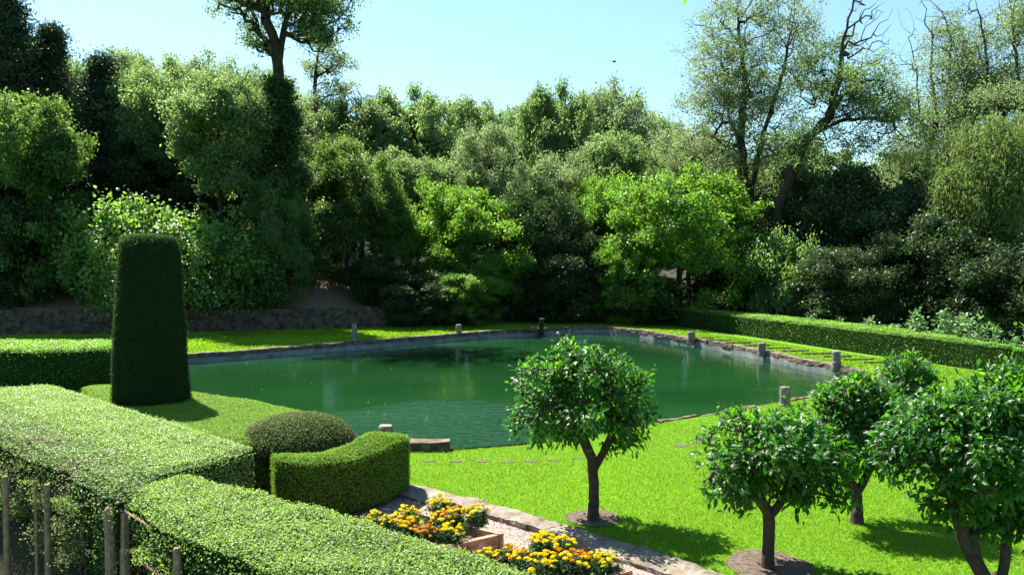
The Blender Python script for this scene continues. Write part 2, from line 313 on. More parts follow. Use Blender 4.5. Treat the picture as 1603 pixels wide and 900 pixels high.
def tubes(mb, pos, par, rad, seg=6, mi=0, c=None):
    """frustum per edge of a skeleton"""
    idx = np.where(par >= 0)[0]; a_ = pos[par[idx]]; b_ = pos[idx]; ra = np.minimum(rad[par[idx]], rad[idx]*1.5); rb = rad[idx]
    d = unit(b_-a_); h = np.where(np.abs(d[:, 2:3]) < .9, np.array([[0, 0, 1.]]), np.array([[1., 0, 0]])); u = unit(np.cross(d, h)); v = np.cross(d, u)
    ang = np.arange(seg)*2*math.pi/seg; ring = np.cos(ang)[None, :, None]*u[:, None]+np.sin(ang)[None, :, None]*v[:, None]
    b2 = b_+d*rb[:, None]*.25
    V = np.concatenate([a_[:, None]+ring*ra[:, None, None], b2[:, None]+ring*rb[:, None, None]], 1)
    k = np.arange(seg); f = np.stack([k, (k+1) % seg, (k+1) % seg+seg, k+seg], -1)
    F = (f[None]+(np.arange(len(idx))*2*seg)[:, None, None]).reshape(-1, 4)
    mb.add(V.reshape(-1, 3), [F], mi, smooth=True); return mb
def rand_dir(n_): return unit(rng.normal(size=(n_, 3)))
def leaf_quads(mb, C, nrm, size, asp=.5, mi=0, droop=None, rnd=None):
    """small folded rhombic leaves"""
    n_ = len(C); u = rand_dir(n_) if droop is None else unit(rand_dir(n_)*(1-droop)+np.array([0, 0, -1.])*droop)
    u = unit(u-nrm*(u*nrm).sum(1, keepdims=True)); v = np.cross(nrm, u); s = np.broadcast_to(size, (n_,))[:, None]
    V = np.stack([C-u*s*.5, C+v*s*asp*.5+nrm*s*.12, C+u*s*.5, C-v*s*asp*.5+nrm*s*.12], 1).reshape(-1, 3)
    mb.add(V, [np.arange(n_*4).reshape(-1, 4)], mi, rng.random(n_) if rnd is None else rnd); return mb
def leaf_big(mb, B, u, nrm, L_, asp=.4, mi=0, curl=.18, rnd=None):
    """pointed leaves with a folded midrib, from base B along u"""
    n_ = len(B); u = unit(u); nrm = unit(nrm-u*(u*nrm).sum(1, keepdims=True)); v = np.cross(nrm, u); s = np.broadcast_to(L_, (n_,))[:, None]
    def p_(a_, b_, c_): return B+u*s*a_+v*s*asp*b_+nrm*s*c_
    V = np.stack([p_(0, 0, 0), p_(.4, 0, .02), p_(.72, 0, -curl*.3), p_(1, 0, -curl), p_(.3, .45, .07), p_(.66, .40, .03-curl*.2), p_(.3, -.45, .07), p_(.66, -.40, .03-curl*.2)], 1).reshape(-1, 3)
    o = (np.arange(n_)*8)[:, None]; r_ = rng.random(n_) if rnd is None else rnd
    T = np.concatenate([o+np.array([[0, 1, 4]]), o+np.array([[5, 2, 3]]), o+np.array([[0, 6, 1]]), o+np.array([[7, 3, 2]])]); Q = np.concatenate([o+np.array([[4, 1, 2, 5]]), o+np.array([[6, 7, 2, 1]])])
    mb.add(V, [T], mi, np.tile(r_, 4)); b0 = mb.n-len(V); mb.F.append((Q+b0, mi, np.tile(r_, 2), False)); return mb

# ------------------------------------------------------------------ trees
def grow(attr, trunk, seg=.5, jit=.06, up=.6, bend=.35):
    """join every twig end to the nearest part of the growing skeleton"""
    trunk = np.array(trunk, float); pos = [trunk[0]]; par = [-1]
    for a_, b_ in zip(trunk[:-1], trunk[1:]):
        k = max(1, int(np.linalg.norm(b_-a_)/seg))
        for i in range(1, k+1): par.append(len(pos)-1); pos.append(a_+(b_-a_)*i/k+rng.normal(0, jit*.5, 3)*(i < k))
    nt_ = len(pos); start = max(1, int(nt_*.25)); tips = []
    order = np.argsort(np.min(np.linalg.norm(attr[:, None]-np.array(pos)[None, start:], axis=2), axis=1))
    for i in order:
        p_ = attr[i]; A_ = np.array(pos); d = p_-A_; L_ = np.linalg.norm(d, axis=1)+1e-6
        cost = L_*(1+up*np.clip(-d[:, 2]/L_+.25, 0, 1.2)*1.6); cost[:start] += 1e3
        j = int(np.argmin(cost)); k = max(1, int(L_[j]/seg)); a_ = A_[j]
        pd = unit(A_[j]-A_[par[j]]) if par[j] >= 0 else np.array([0, 0, 1.]); c_ = a_+pd*L_[j]*bend+(p_-a_)*.25; last = j
        for q_ in range(1, k+1):
            s_ = q_/k; pt = (1-s_)**2*a_+2*s_*(1-s_)*c_+s_*s_*p_+rng.normal(0, jit, 3)*(q_ < k)
            par.append(last); last = len(pos); pos.append(pt)
        tips.append(last)
    pos = np.array(pos); par = np.array(par); cnt = np.zeros(len(pos))
    cnt[tips] += 1; ch = np.bincount(par[par >= 0], minlength=len(pos)); cnt[(ch == 0) & (cnt == 0)] = 1
    for i in range(len(pos)-1, 0, -1): cnt[par[i]] += cnt[i]
    return pos, par, cnt
def radii(cnt, r0, rt, pw=.5):
    m_ = cnt.max(); return rt+(r0-rt)*((cnt-1)/max(m_-1, 1))**pw
def ell_pts(n_, c, r_, shell=.75, lower=-1.0):
    out_ = np.zeros((0, 3))
    while len(out_) < n_:
        d = rand_dir(n_*2); d = d[d[:, 2] > lower]; rr = rng.uniform(shell**3, 1, len(d))**(1/3); out_ = np.concatenate([out_, d*rr[:, None]])
    return out_[:n_]*np.array(r_)+np.array(c)
def lobed(n_, c, r_, k, fr=.42, lower=-.6, shell=.7):
    """twig ends spread over k lobes that fill an ellipsoid: clumps with shaded gaps"""
    C = ell_pts(k, c, np.array(r_)*(1-fr*.5), .5, lower); C += rng.normal(0, .06, C.shape)*np.array(r_); out_ = []
    sz = rng.uniform(.45, 1.3, k); per = np.maximum(2, (n_*sz**2/(sz**2).sum()).astype(int))
    for q_, z_, p_ in zip(C, sz, per): out_.append(ell_pts(p_, q_, np.array(r_).mean()*fr*z_*np.array((1, 1, rng.uniform(.6, 1.3))), shell, -.45))
    for d in rand_dir(n_//14):          # leaders that break the outline
        d[2] = abs(d[2])*.9+.12; d = unit(d); q_ = np.array(c)+d*np.array(r_)*.86; ln = np.array((d[0]*.5, d[1]*.5, .85))*rng.uniform(.3, .75)
        out_.append(q_+ln*np.arange(1, 4)[:, None]*.6+rng.normal(0, .08, (3, 3)))
    return np.concatenate(out_)
def crown_mesh(name, attr, per, rc, size, mats, asp=.55, nb=.35, centre=None, flat=.7, droop=None, mi_fn=None):
    n_ = len(attr)*per; C = np.repeat(attr, per, 0)+rng.normal(size=(n_, 3))*rc*np.array((1, 1, flat))
    ce = attr.mean(0) if centre is None else np.array(centre)
    o = unit(C-ce); nrm = unit(rand_dir(n_)+o*nb+np.array([0, 0, nb]))
    cl = np.repeat(rng.random(len(attr)), per)
    mb = MB(); leaf_quads(mb, C, nrm, size*rng.uniform(.6, 1.3, n_), asp, 0, droop, rnd=np.clip(rng.random(n_)*.6+cl*.4, 0, 1))
    return mb.mesh(name, mats)
PROTO = {}
def proto(key, hgt, wid, crown, trunk):
    co = np.empty(len(crown.vertices)*3, np.float32); crown.vertices.foreach_get('co', co); co = co.reshape(-1, 3)
    PROTO[key] = (float(np.percentile(co[:, 2], 99.6)), float(np.percentile(np.abs(co[:, :2]), 98.5)*2), crown, trunk)
def make_tree(key, hgt, wid, attr, trunk, per, rc, size, mat, r0=.25, rt=.015, bark='bark', **kw):
    pos, par, cnt = grow(attr, trunk, seg=kw.pop('seg', .7), jit=kw.pop('jit', .07), up=kw.pop('up', .6))
    mb = MB(); tubes(mb, pos, par, radii(cnt, r0, rt), 6); proto(key, hgt, wid, crown_mesh(key+'_crown', attr, per, rc, size, [M[mat]], **kw), mb.mesh(key+'_trunk', [M[bark]]))
for s in range(3):      # rounded oaks, lobed
    at_ = lobed(560, (0, 0, 8.6), (5.0, 5.0, 5.2), 46+4*s, .27)
    make_tree('oak%d' % s, 14, 11, at_, [(0, 0, -.5), (.2, .1, 3), (.1, -.2, 6), (.4, 0, 10)], 80, .34, .26, 'lv_oak', .3)
for s in range(2):
    at_ = lobed(460, (0, 0, 7.6), (4.6, 4.6, 5.6), 48, .24, lower=-.9)
    make_tree('pale%d' % s, 14, 10.5, at_, [(0, 0, -.5), (-.2, .1, 4), (.2, 0, 9), (0, 0, 11)], 72, .34, .22, 'lv_pale', .22)
for s in range(3):      # bright broadleaved trees leafed to the ground
    at_ = np.concatenate([lobed(400, (0, 0, 4.4), (3.9, 3.9, 3.6), 42+s, .25, lower=-.7), ell_pts(90, (0, 0, 2.3), (3.7, 3.7, 2.2), .8)])
    make_tree('bright%d' % s, 8.2, 8.4, at_, [(0, 0, -.3), (.1, 0, 1.5), (0, .1, 5)], 100, .25, .18, 'lv_bright', .16, nb=.5)
at_ = np.concatenate([lobed(400, (0, 0, 4.9), (3.7, 3.7, 4.0), 40, .26, lower=-.8), ell_pts(90, (0, 0, 2.3), (3.7, 3.7, 2.2), .8)])
make_tree('mid0', 8.2, 8.4, at_, [(0, 0, -.3), (.1, 0, 1.5), (0, .1, 5)], 110, .28, .2, 'lv_mid', .16, nb=.5)
for s in range(2):      # dark evergreens
    at_ = np.concatenate([lobed(360, (0, 0, 4.6), (3.9, 3.9, 3.8), 34, .28, lower=-.8), ell_pts(120, (0, 0, 2.2), (3.9, 3.9, 2.4), .7)])
    make_tree('dark%d' % s, 8.6, 8.6, at_, [(0, 0, -.3), (.1, 0, 1.5), (0, .1, 5)], 100, .36, .22, 'lv_dark', .2)
for s in range(2):      # tall conifers
    k = 420; z_ = rng.uniform(.5, 16, k)**1.0; a_ = rng.uniform(0, 6.283, k); rr = 3.3*(1-z_/17)**.9*rng.uniform(.45, 1.05, k)*(1+.28*np.sin(z_*2.3+a_*2+s)+.15*np.sin(a_*5+z_))
    at_ = np.stack([rr*np.cos(a_), rr*np.sin(a_), z_+rng.normal(0, .2, k)], -1)
    make_tree('conifer%d' % s, 16.6, 6.4, at_, [(0, 0, -.5), (0, 0, 8), (0, 0, 16.2)], 95, .36, .26, 'lv_conifer', .25, asp=.3, droop=.35, up=.1)
# willow: hanging curtains
k = 260; top = ell_pts(k, (0, 0, 6.4), (3.8, 3.8, 3.4), .8, -.1); cl = []
for q_ in top:
    l_ = rng.uniform(1.2, 3.5); cl += [q_+np.array((rng.normal(0, .06), rng.normal(0, .06), -l_*j/5)) for j in range(6) if q_[2]-l_*j/5 > .5]
pos, par, cnt = grow(top, [(0, 0, -.3), (.2, 0, 2), (0, 0, 5)], .7); mb = MB(); tubes(mb, pos, par, radii(cnt, .25, .015))
proto('willow0', 9.9, 8.2, crown_mesh('willow_crown', np.array(cl), 34, .2, .24, [M['lv_willow']], asp=.24, flat=1.2, droop=.6), mb.mesh('willow_trunk', [M['bark']]))
# fig bushes: big glossy leaves
for s in range(2):
    at_ = np.concatenate([lobed(230, (0, 0, 1.8), (2.7, 2.5, 1.9), 20, .32, lower=-.6, shell=.8), ell_pts(60, (0, 0, .9), (2.5, 2.3, .8), .7)])
    pos, par, cnt = grow(at_, [(0, 0, -.2), (.1, 0, .6), (0, 0, 1.5)], .4); mb = MB(); tubes(mb, pos, par, radii(cnt, .12, .015)); n_ = len(at_)*40
    C = np.repeat(at_, 40, 0)+rng.normal(size=(n_, 3))*.24; mc = MB(); u_ = unit(unit(C-np.array((0, 0, 1.0)))+rand_dir(n_)*.9)
    leaf_big(mc, C, u_, unit(np.array([0, 0, 1.])+rand_dir(n_)*.7), rng.uniform(.10, .22, n_), .8, 0, .25)
    proto('fig%d' % s, 3.9, 5.6, mc.mesh('fig_crown', [M['lv_fig']]), mb.mesh('fig_trunk', [M['bark']]))
# mallow-like low shrub
at_ = lobed(60, (0, 0, .7), (.75, .7, .7), 6, .45); pos, par, cnt = grow(at_, [(0, 0, -.2), (0, 0, .3), (0, 0, .6)], .2, jit=.02); mb = MB(); tubes(mb, pos, par, radii(cnt, .03, .006), 5)
n_ = len(at_)*26; C = np.repeat(at_, 26, 0)+rng.normal(size=(n_, 3))*.12; mc = MB(); leaf_big(mc, C, unit(rand_dir(n_)+(0, 0, .3)), unit(np.array([0, 0, 1.])+rand_dir(n_)*.8), rng.uniform(.07, .16, n_), .85, 0, .2)
proto('mallow0', 1.5, 1.7, mc.mesh('mallow_crown', [M['lv_mallow']]), mb.mesh('mallow_stem', [M['twigs']]))

at_ = lobed(470, (0, 0, 9.8), (3.0, 3.0, 4.0), 36, .27, lower=-.95); make_tree('high0', 14, 6, at_, [(0, 0, -.5), (.2, 0, 4), (0, .1, 8), (0, 0, 11)], 80, .3, .2, 'lv_oak', .15)
def place(key, name, px, d, top, wpx, label, cat='tree', group=None, rz=None, crown='crown', trunk='trunk'):
    h0, w0, cm, tm = PROTO[key]; x = X(px, d); z = H(x, d)-.05; hh = Zat(top, d)-z; sx = wpx/FPX*d/w0
    e = empty(name, (x, d, z), label, cat, group, random.uniform(0, 6.28) if rz is None else rz, (sx, sx, hh/h0))
    link(crown, cm, e); link(trunk, tm, e); return e
GB = 'tall trees of the wood behind the pond'
# far wood
place('high0', 'oak_tree', 238, 48, 118, 130, 'slender leafy tree rising above the glossy bush beside the dark pointed conifer', group='trees at the edge of the wood')
place('high0', 'oak_tree', 345, 42.4, 122, 150, 'tall leafy tree right above the second glossy bush, touching the ivy', group='trees at the edge of the wood')
for key, name, px, d, top, wpx, label in [
    ('pale0', 'oak_tree', 205, 66, 88, 150, 'pale feathery tree on the hill beside the dark pointed conifer'),
    ('oak1', 'oak_tree', 262, 51, 104, 150, 'grey-green tree on the hill with a spiky top'),
    ('pale1', 'oak_tree', 325, 53, 94, 165, 'widest pale green tree on the hill above the glossy bushes'),
    ('pale1', 'oak_tree', 415, 72, 112, 130, 'pale tree showing behind the bare tall trunk'),
    ('bright0', 'broadleaf_tree', 250, 54, 150, 150, 'yellow-green leafy tree halfway up the wooded hill'),
    ('oak2', 'oak_tree', 385, 50, 130, 130, 'green tree close beside the towering ivy-clad trunk'),
    ('dark1', 'evergreen_tree', 368, 49.5, 215, 140, 'dark evergreen filling the gap between the leafy tree and the ivy column'),
    ('oak2', 'oak_tree', 490, 66, 165, 130, 'dark green tree just behind the ivy-clad trunk'),
    ('oak0', 'oak_tree', 565, 58, 160, 150, 'dark oak with a curved bare limb showing in its crown'),
    ('oak1', 'oak_tree', 640, 60, 145, 160, 'tallest oak of the dark clump beyond the pond'),
    ('oak2', 'oak_tree', 725, 66, 163, 140, 'flat-topped oak at the middle of the skyline'),
    ('oak0', 'oak_tree', 790, 72, 178, 120, 'lower oak filling the dip in the skyline'),
    ('oak1', 'oak_tree', 870, 62, 140, 140, 'oak with a small pointed tuft on top of the skyline'),
    ('pale0', 'oak_tree', 955, 66, 138, 150, 'pale loose-crowned tree under the flying bird'),
    ('oak2', 'oak_tree', 1015, 70, 190, 140, 'far oak half hidden by the tall thin-leaved tree'),
    ('pale1', 'oak_tree', 765, 54, 200, 125, 'yellowish open tree standing before the central oaks'),
    ('pale1', 'oak_tree', 880, 54, 245, 130, 'grey-green low tree before the pointed oak'),
    ('oak0', 'oak_tree', 960, 56, 215, 150, 'dull green oak above the round bright tree'),
    ('oak1', 'oak_tree', 610, 53, 240, 150, 'shaded dark oak behind the light green bank trees'),
    ('oak2', 'oak_tree', 700, 53, 255, 150, 'shaded oak between the yellowish tree and the pond'),
    ('pale0', 'oak_tree', 1080, 58, 200, 130, 'hazy tree at the foot of the thin-leaved tall tree'),
    ('oak0', 'oak_tree', 1150, 60, 250, 170, 'dull tree filling the space behind the forked trunk'),
    ('oak1', 'oak_tree', 1260, 58, 225, 170, 'dark green oak behind the leaning trunk'),
    ('pale1', 'oak_tree', 1345, 66, 262, 130, 'low pale tree in the gap between the two bare-topped trees'),
    ('pale0', 'oak_tree', 1430, 60, 235, 140, 'pale tree behind the bare-topped trunks'),
    ('oak2', 'oak_tree', 1540, 62, 205, 150, 'dull oak behind the drooping willow'),
    ('oak2', 'oak_tree', 45, 58, 60, 160, 'tall tree high on the hill behind the black-green conifers'),
    ('oak0', 'oak_tree', 130, 60, 110, 130, 'hill tree wedged between the dark conifers'),
]: place(key, name, px, d, top, wpx, label, group=GB)
# dark conifers and evergreens by the slope
GC = 'dark conifers on the hill'
for key, px, d, top, wpx, label in [
    ('conifer0', 15, 47, -40, 190, 'tallest black-green conifer cut off by the picture edge'),
    ('conifer1', 85, 49, 45, 150, 'second black-green conifer, its top just below the tallest'),
    ('conifer0', 165, 47.5, 92, 165, 'dark pointed conifer beside the pale hill trees'),
    ('conifer1', 205, 50, 235, 120, 'short dark conifer behind the fig bush')]:
    place(key, 'conifer_tree', px, d, top, wpx, label, group=GC)
GS = 'trees at the edge of the wood'
for key, name, px, d, top, wpx, label in [
    ('mid0', 'broadleaf_tree', 45, 41.5, 158, 190, 'leafy tree with sunlit tips before the dark conifers'),
    ('dark0', 'evergreen_tree', -30, 41, 300, 200, 'dark evergreen at the slope cut off by the picture edge'),
    ('dark1', 'evergreen_tree', 262, 49, 205, 200, 'dark evergreen behind the two fig bushes'),
    ('mid0', 'broadleaf_tree', 430, 42.2, 285, 105, 'grey-green leafy tree at the foot of the towering trunk'),
    ('dark1', 'evergreen_tree', 500, 53, 215, 120, 'narrow dark evergreen between the tall trunk and the oaks'),
    ('mid0', 'broadleaf_tree', 545, 48, 225, 150, 'green tree standing above the bare slope'),
    ('bright0', 'broadleaf_tree', 655, 48.5, 290, 160, 'light yellow-green tree over the end of the rubble wall'),
    ('bright1', 'broadleaf_tree', 745, 47.5, 300, 175, 'large bright tree drooping over the far pond corner'),
    ('dark0', 'evergreen_tree', 845, 49, 292, 140, 'dark glossy evergreen between the bright pond trees'),
    ('dark1', 'evergreen_tree', 895, 47.5, 370, 140, 'dark bushy tree behind the rustic fence'),
    ('bright2', 'broadleaf_tree', 945, 51, 282, 135, 'round light green tree above the rustic fence'),
    ('bright0', 'broadleaf_tree', 1065, 47, 272, 235, 'largest bright tree beside the end of the long hedge'),
    ('bright1', 'broadleaf_tree', 985, 46, 370, 110, 'low leafy tree bending towards the pond corner'),
    ('fig0', 'broadleaf_tree', 1225, 44, 362, 125, 'small arching tree at the dark wood edge'),
    ('dark0', 'evergreen_tree', 1160, 50, 330, 170, 'dark tree between the largest bright tree and the arching one'),
    ('dark1', 'evergreen_tree', 1290, 49, 265, 200, 'dark evergreen mass under the leaning trunk'),
    ('dark0', 'evergreen_tree', 1395, 46, 290, 190, 'dark evergreen below the gap of sky'),
    ('dark1', 'evergreen_tree', 1480, 42, 335, 200, 'dark evergreen beside the willow'),
    ('dark0', 'evergreen_tree', 1585, 38, 380, 190, 'dark low evergreen under the willow'),
    ('dark1', 'evergreen_tree', 1330, 42, 390, 160, 'low dark bush tree behind the pale shrubs'),
    ('willow0', 'willow_tree', 1560, 41.5, 188, 200, 'pale green willow with hanging twigs')]:
    place(key, name, px, d, top, wpx, label, group=GS)
# bushes
place('fig0', 'fig_bush', 195, 40.9, 312, 215, 'large glossy bush behind the tall clipped column', 'bush', 'glossy bushes on the slope')
place('fig1', 'fig_bush', 338, 41.2, 328, 175, 'glossy bush on the slope next to the ivy-clad trunk', 'bush', 'glossy bushes on the slope')
place('dark1', 'laurel_bush', 655, 44.3, 425, 130, 'dark laurel bush low over the end of the pond lawn', 'bush', 'laurel bushes at the far bank')
place('bright2', 'laurel_bush', 735, 44.6, 415, 120, 'leafy bush hanging its twigs close to the far water edge', 'bush', 'laurel bushes at the far bank')
place('dark0', 'laurel_bush', 815, 48.3, 420, 130, 'dark bush right behind the rustic fence rails', 'bush', 'laurel bushes at the far bank')
place('dark0', 'laurel_bush', 600, 45.5, 400, 110, 'laurel bush at the end of the rubble wall', 'bush')
place('dark0', 'laurel_bush', 1010, 46.5, 430, 130, 'dark laurel bush at the end of the long hedge', 'bush')
for i, (px, d, top, wpx, lb) in enumerate([(1275, 36, 494, 60, 'small sprig of pale shrub furthest along the hedge'), (1375, 32.5, 497, 70, 'low grey-green shrub peeping over the long hedge'), (1450, 30.5, 485, 80, 'tallest pale shrub behind the long hedge'),
        (1500, 29.5, 487, 85, 'broad pale shrub beside the tallest one behind the hedge'), (1550, 28, 514, 60, 'small pale shrub near the willow end of the hedge'), (1598, 27.2, 519, 40, 'smallest pale shrub cut by the picture edge')]):
    place('mallow0', 'mallow_shrub', px, d, top, wpx, lb, 'shrub', 'pale shrubs behind the long hedge', trunk='stem')

# tall trees built one by one
def big_tree(name, label, px, d, trunk, blobs, mat, per, rc, size, r0, rt=.009, rpw=.55, bare=None, asp=.4, bark='bark', group=None, extra=None):
    """trunk polyline and foliage blobs given as (dx, dy, z, rx, rz, n) round the foot"""
    x = X(px, d); z0 = H(x, d)-.1; e = empty(name, (x, d, z0), label, 'tree', group)
    at_ = [np.array((a_, b_, z_))+rng.normal(size=(int(n_*1.3), 3))*np.array((rx, rx, rz))*.62 for a_, b_, z_, rx, rz, n_ in blobs]; leafy = np.concatenate(at_); allp = leafy; nl = len(leafy)
    if bare is not None:
        bb = np.array(bare); ext = np.repeat(bb, 4, 0)+rng.normal(size=(len(bb)*4, 3))*np.array((.42, .5, .55))+(0, 0, .25); allp = np.concatenate([leafy, bb, ext])
    mb = MB(); LC = []
    own = np.array([int(np.argmin([np.min(np.linalg.norm(p_-np.array(q_), axis=1)) for q_ in trunk])) for p_ in allp])
    for i, tr in enumerate(trunk):
        sel = np.where(own == i)[0]
        if len(sel) == 0: sel = np.array([0])
        pos, par, cnt = grow(allp[sel], tr, .45, .08, .5, .45); rr = radii(cnt, r0[i], rt, rpw)
        tubes(mb, pos, par, rr, 7)
        small = pos[(cnt <= 4) & (par >= 0)]; dn = np.array([np.min(np.linalg.norm(leafy-q_, axis=1)) for q_ in small]); LC.append(small[dn < .7])
    mb.obj('trunk', [M[bark]], e); LC = np.concatenate(LC); print(name, len(leafy), len(LC))
    LC = LC[rng.random(len(LC)) < .8]
    link('crown', crown_mesh('crown', LC, int(per*.9), rc*.9, size, [M[mat]], asp=asp), e); return e
def W(px, py, d, px0, z0): return (X(px, d)-X(px0, d), 0, Zat(py, d)-z0)
def tree_px(name, label, px, d, trunks, blobs, bare=(), dy=.8, **kw):
    z0 = H(X(px, d), d)-.1
    tr = [[np.array(W(a_, b_, d, px, z0))+np.array((0, rng.normal(0, .25)*(j > 0), 0)) for j, (a_, b_) in enumerate(q_)] for q_ in trunks]
    for q_ in tr[:1]: q_[0][2] = -.2
    bl = []
    for a_, b_, rx, ry, n_ in blobs:
        c = W(a_, b_, d, px, z0); bl.append((c[0], rng.uniform(-dy, dy), c[2], rx/FPX*d, ry/FPX*d, n_))
    br = []
    for (a_, b_, c_, e_) in bare:     # a bare limb as its points
        for s_ in np.linspace(0, 1, 5): v_ = np.array(W(a_+(c_-a_)*s_, b_+(e_-b_)*s_, d, px, z0)); br.append(v_+(0, rng.normal(0, .3), 0))
    return big_tree(name, label, px, d, tr, bl, bare=br or None, **kw)
tall = tree_px('ivy_clad_tree', 'very tall tree with forked dark trunk clad in ivy, towering over the slope', 438, 44,
    [[(438, 480), (441, 330), (440, 150), (436, 75), (424, 40), (420, -20)], [(439, 110), (446, 60), (452, 20), (470, -40)]],
    [(385, 8, 30, 22, 50), (420, -30, 60, 40, 120), (470, 5, 45, 30, 120), (505, 30, 36, 38, 110), (480, -50, 70, 35, 130), (500, 60, 18, 14, 25), (420, 75, 16, 14, 18), (470, 50, 20, 16, 30), (395, 45, 14, 10, 12)],
    mat='lv_oak', per=60, rc=.3, size=.2, r0=[.29, .18], rpw=.4)
k = 520; z_ = rng.uniform(1, 11.8, k); rr = (1.75-.1*z_)*rng.uniform(.5, 1, k)**.5*(1+.35*np.sin(z_*2.1)); a_ = rng.uniform(0, 6.28, k)
link('ivy', crown_mesh('ivy', np.stack([rr*np.cos(a_), rr*np.sin(a_), z_], -1), 70, .26, .17, [M['lv_ivy']], asp=.7), tall)
GT = 'tall thin-leaved trees'
tree_px('ash_tree', 'slender pale tree beside the towering forked trunk', 500, 60, [[(500, 300), (498, 180), (497, 120), (505, 70)]],
    [(505, 75, 22, 14, 40), (525, 105, 26, 14, 45), (495, 110, 18, 14, 25), (530, 135, 20, 10, 25), (510, 160, 28, 14, 40), (500, 195, 40, 20, 60)], mat='lv_pale', per=45, rc=.28, size=.22, r0=[.2], group=GT)
tree_px('poplar_tree', 'tall thin-leaved tree with two dark forking stems and a feathery crown', 1165, 52,
    [[(1168, 470), (1166, 340), (1158, 220), (1165, 130), (1155, 60), (1150, -20)], [(1166, 250), (1140, 180), (1128, 90), (1118, -10)], [(1168, 330), (1196, 200), (1225, 110), (1240, 30), (1245, -30)]],
    [(1125, 120, 40, 55, 150), (1160, 90, 50, 60, 150), (1115, 165, 38, 25, 70), (1155, 170, 50, 40, 140), (1205, 140, 45, 50, 110), (1215, 40, 34, 60, 80), (1160, 20, 50, 40, 70), (1255, 40, 26, 30, 40),
     (1100, 225, 50, 30, 100), (1160, 250, 60, 40, 140), (1220, 220, 40, 40, 80), (1250, 110, 22, 22, 25)], [(1120, 90, 1095, 30), (1096, 110, 1085, 45), (1240, 70, 1285, 78), (1180, 30, 1225, -30)], dy=1.6,
    mat='lv_pale', per=56, rc=.32, size=.17, r0=[.27, .13, .17], rt=.008, group=GT)
tree_px('poplar_tree', 'tall tree with a dark trunk leaning out and a wide side limb', 1212, 48,
    [[(1205, 480), (1214, 330), (1240, 260), (1265, 215), (1290, 190), (1310, 130), (1318, 60), (1332, -15)], [(1266, 214), (1310, 192), (1350, 185), (1390, 192)]],
    [(1270, 130, 40, 22, 55), (1330, 130, 42, 24, 110), (1375, 165, 36, 18, 90), (1300, 160, 42, 18, 70), (1340, 185, 50, 12, 70), (1265, 100, 18, 14, 22), (1325, 70, 18, 14, 25), (1240, 230, 34, 24, 60), (1350, 225, 45, 22, 50), (1390, 190, 24, 12, 35)],
    [(1335, 40, 1368, 15), (1340, 95, 1390, 45), (1318, 30, 1350, -10), (1345, 80, 1365, 50), (1385, 195, 1445, 235)], dy=1.2, mat='lv_oak', per=52, rc=.3, size=.17, r0=[.27, .12], rt=.009, group=GT)
tree_px('poplar_tree', 'twiggy-topped tree with several upright stems above the dark evergreens', 1440, 50,
    [[(1432, 420), (1440, 300), (1450, 250), (1462, 190), (1455, 120), (1448, 40)], [(1445, 290), (1478, 230), (1485, 150), (1480, 60), (1470, 20)], [(1452, 240), (1438, 170), (1430, 110), (1420, 60)], [(1440, 320), (1490, 270), (1500, 220), (1505, 130), (1500, 70)]],
    [(1470, 130, 36, 50, 110), (1455, 190, 38, 34, 90), (1495, 190, 30, 40, 80), (1440, 235, 36, 26, 70), (1430, 280, 40, 24, 70), (1480, 80, 24, 24, 24), (1405, 250, 28, 20, 40), (1500, 120, 22, 40, 40)],
    [(1450, 80, 1420, 35), (1455, 60, 1462, 10), (1480, 60, 1500, 30), (1500, 90, 1512, 45), (1430, 110, 1395, 95), (1420, 170, 1370, 130), (1505, 130, 1520, 60)], dy=1.4, mat='lv_pale', per=60, rc=.34, size=.16, r0=[.19, .13, .1, .12], rt=.008, group=GT)
tree_px('poplar_tree', 'half-bare tree at the picture edge with dead twigs reaching into the sky', 1560, 47,
    [[(1560, 400), (1553, 170), (1545, 130), (1532, 60), (1520, 5)], [(1556, 210), (1590, 130), (1582, 60), (1575, -10)]],
    [(1545, 120, 26, 40, 50), (1590, 90, 30, 60, 110), (1570, 165, 50, 25, 110), (1605, 40, 24, 40, 40), (1600, 150, 40, 30, 80), (1560, 230, 60, 40, 120), (1530, 190, 30, 30, 60)],
    [(1530, 60, 1508, 10), (1535, 70, 1560, 20), (1540, 110, 1520, 80), (1585, 60, 1570, 10), (1590, 40, 1605, -20)], dy=1.2, mat='lv_pale', per=85, rc=.36, size=.17, r0=[.17, .14], rt=.008, group=GT)

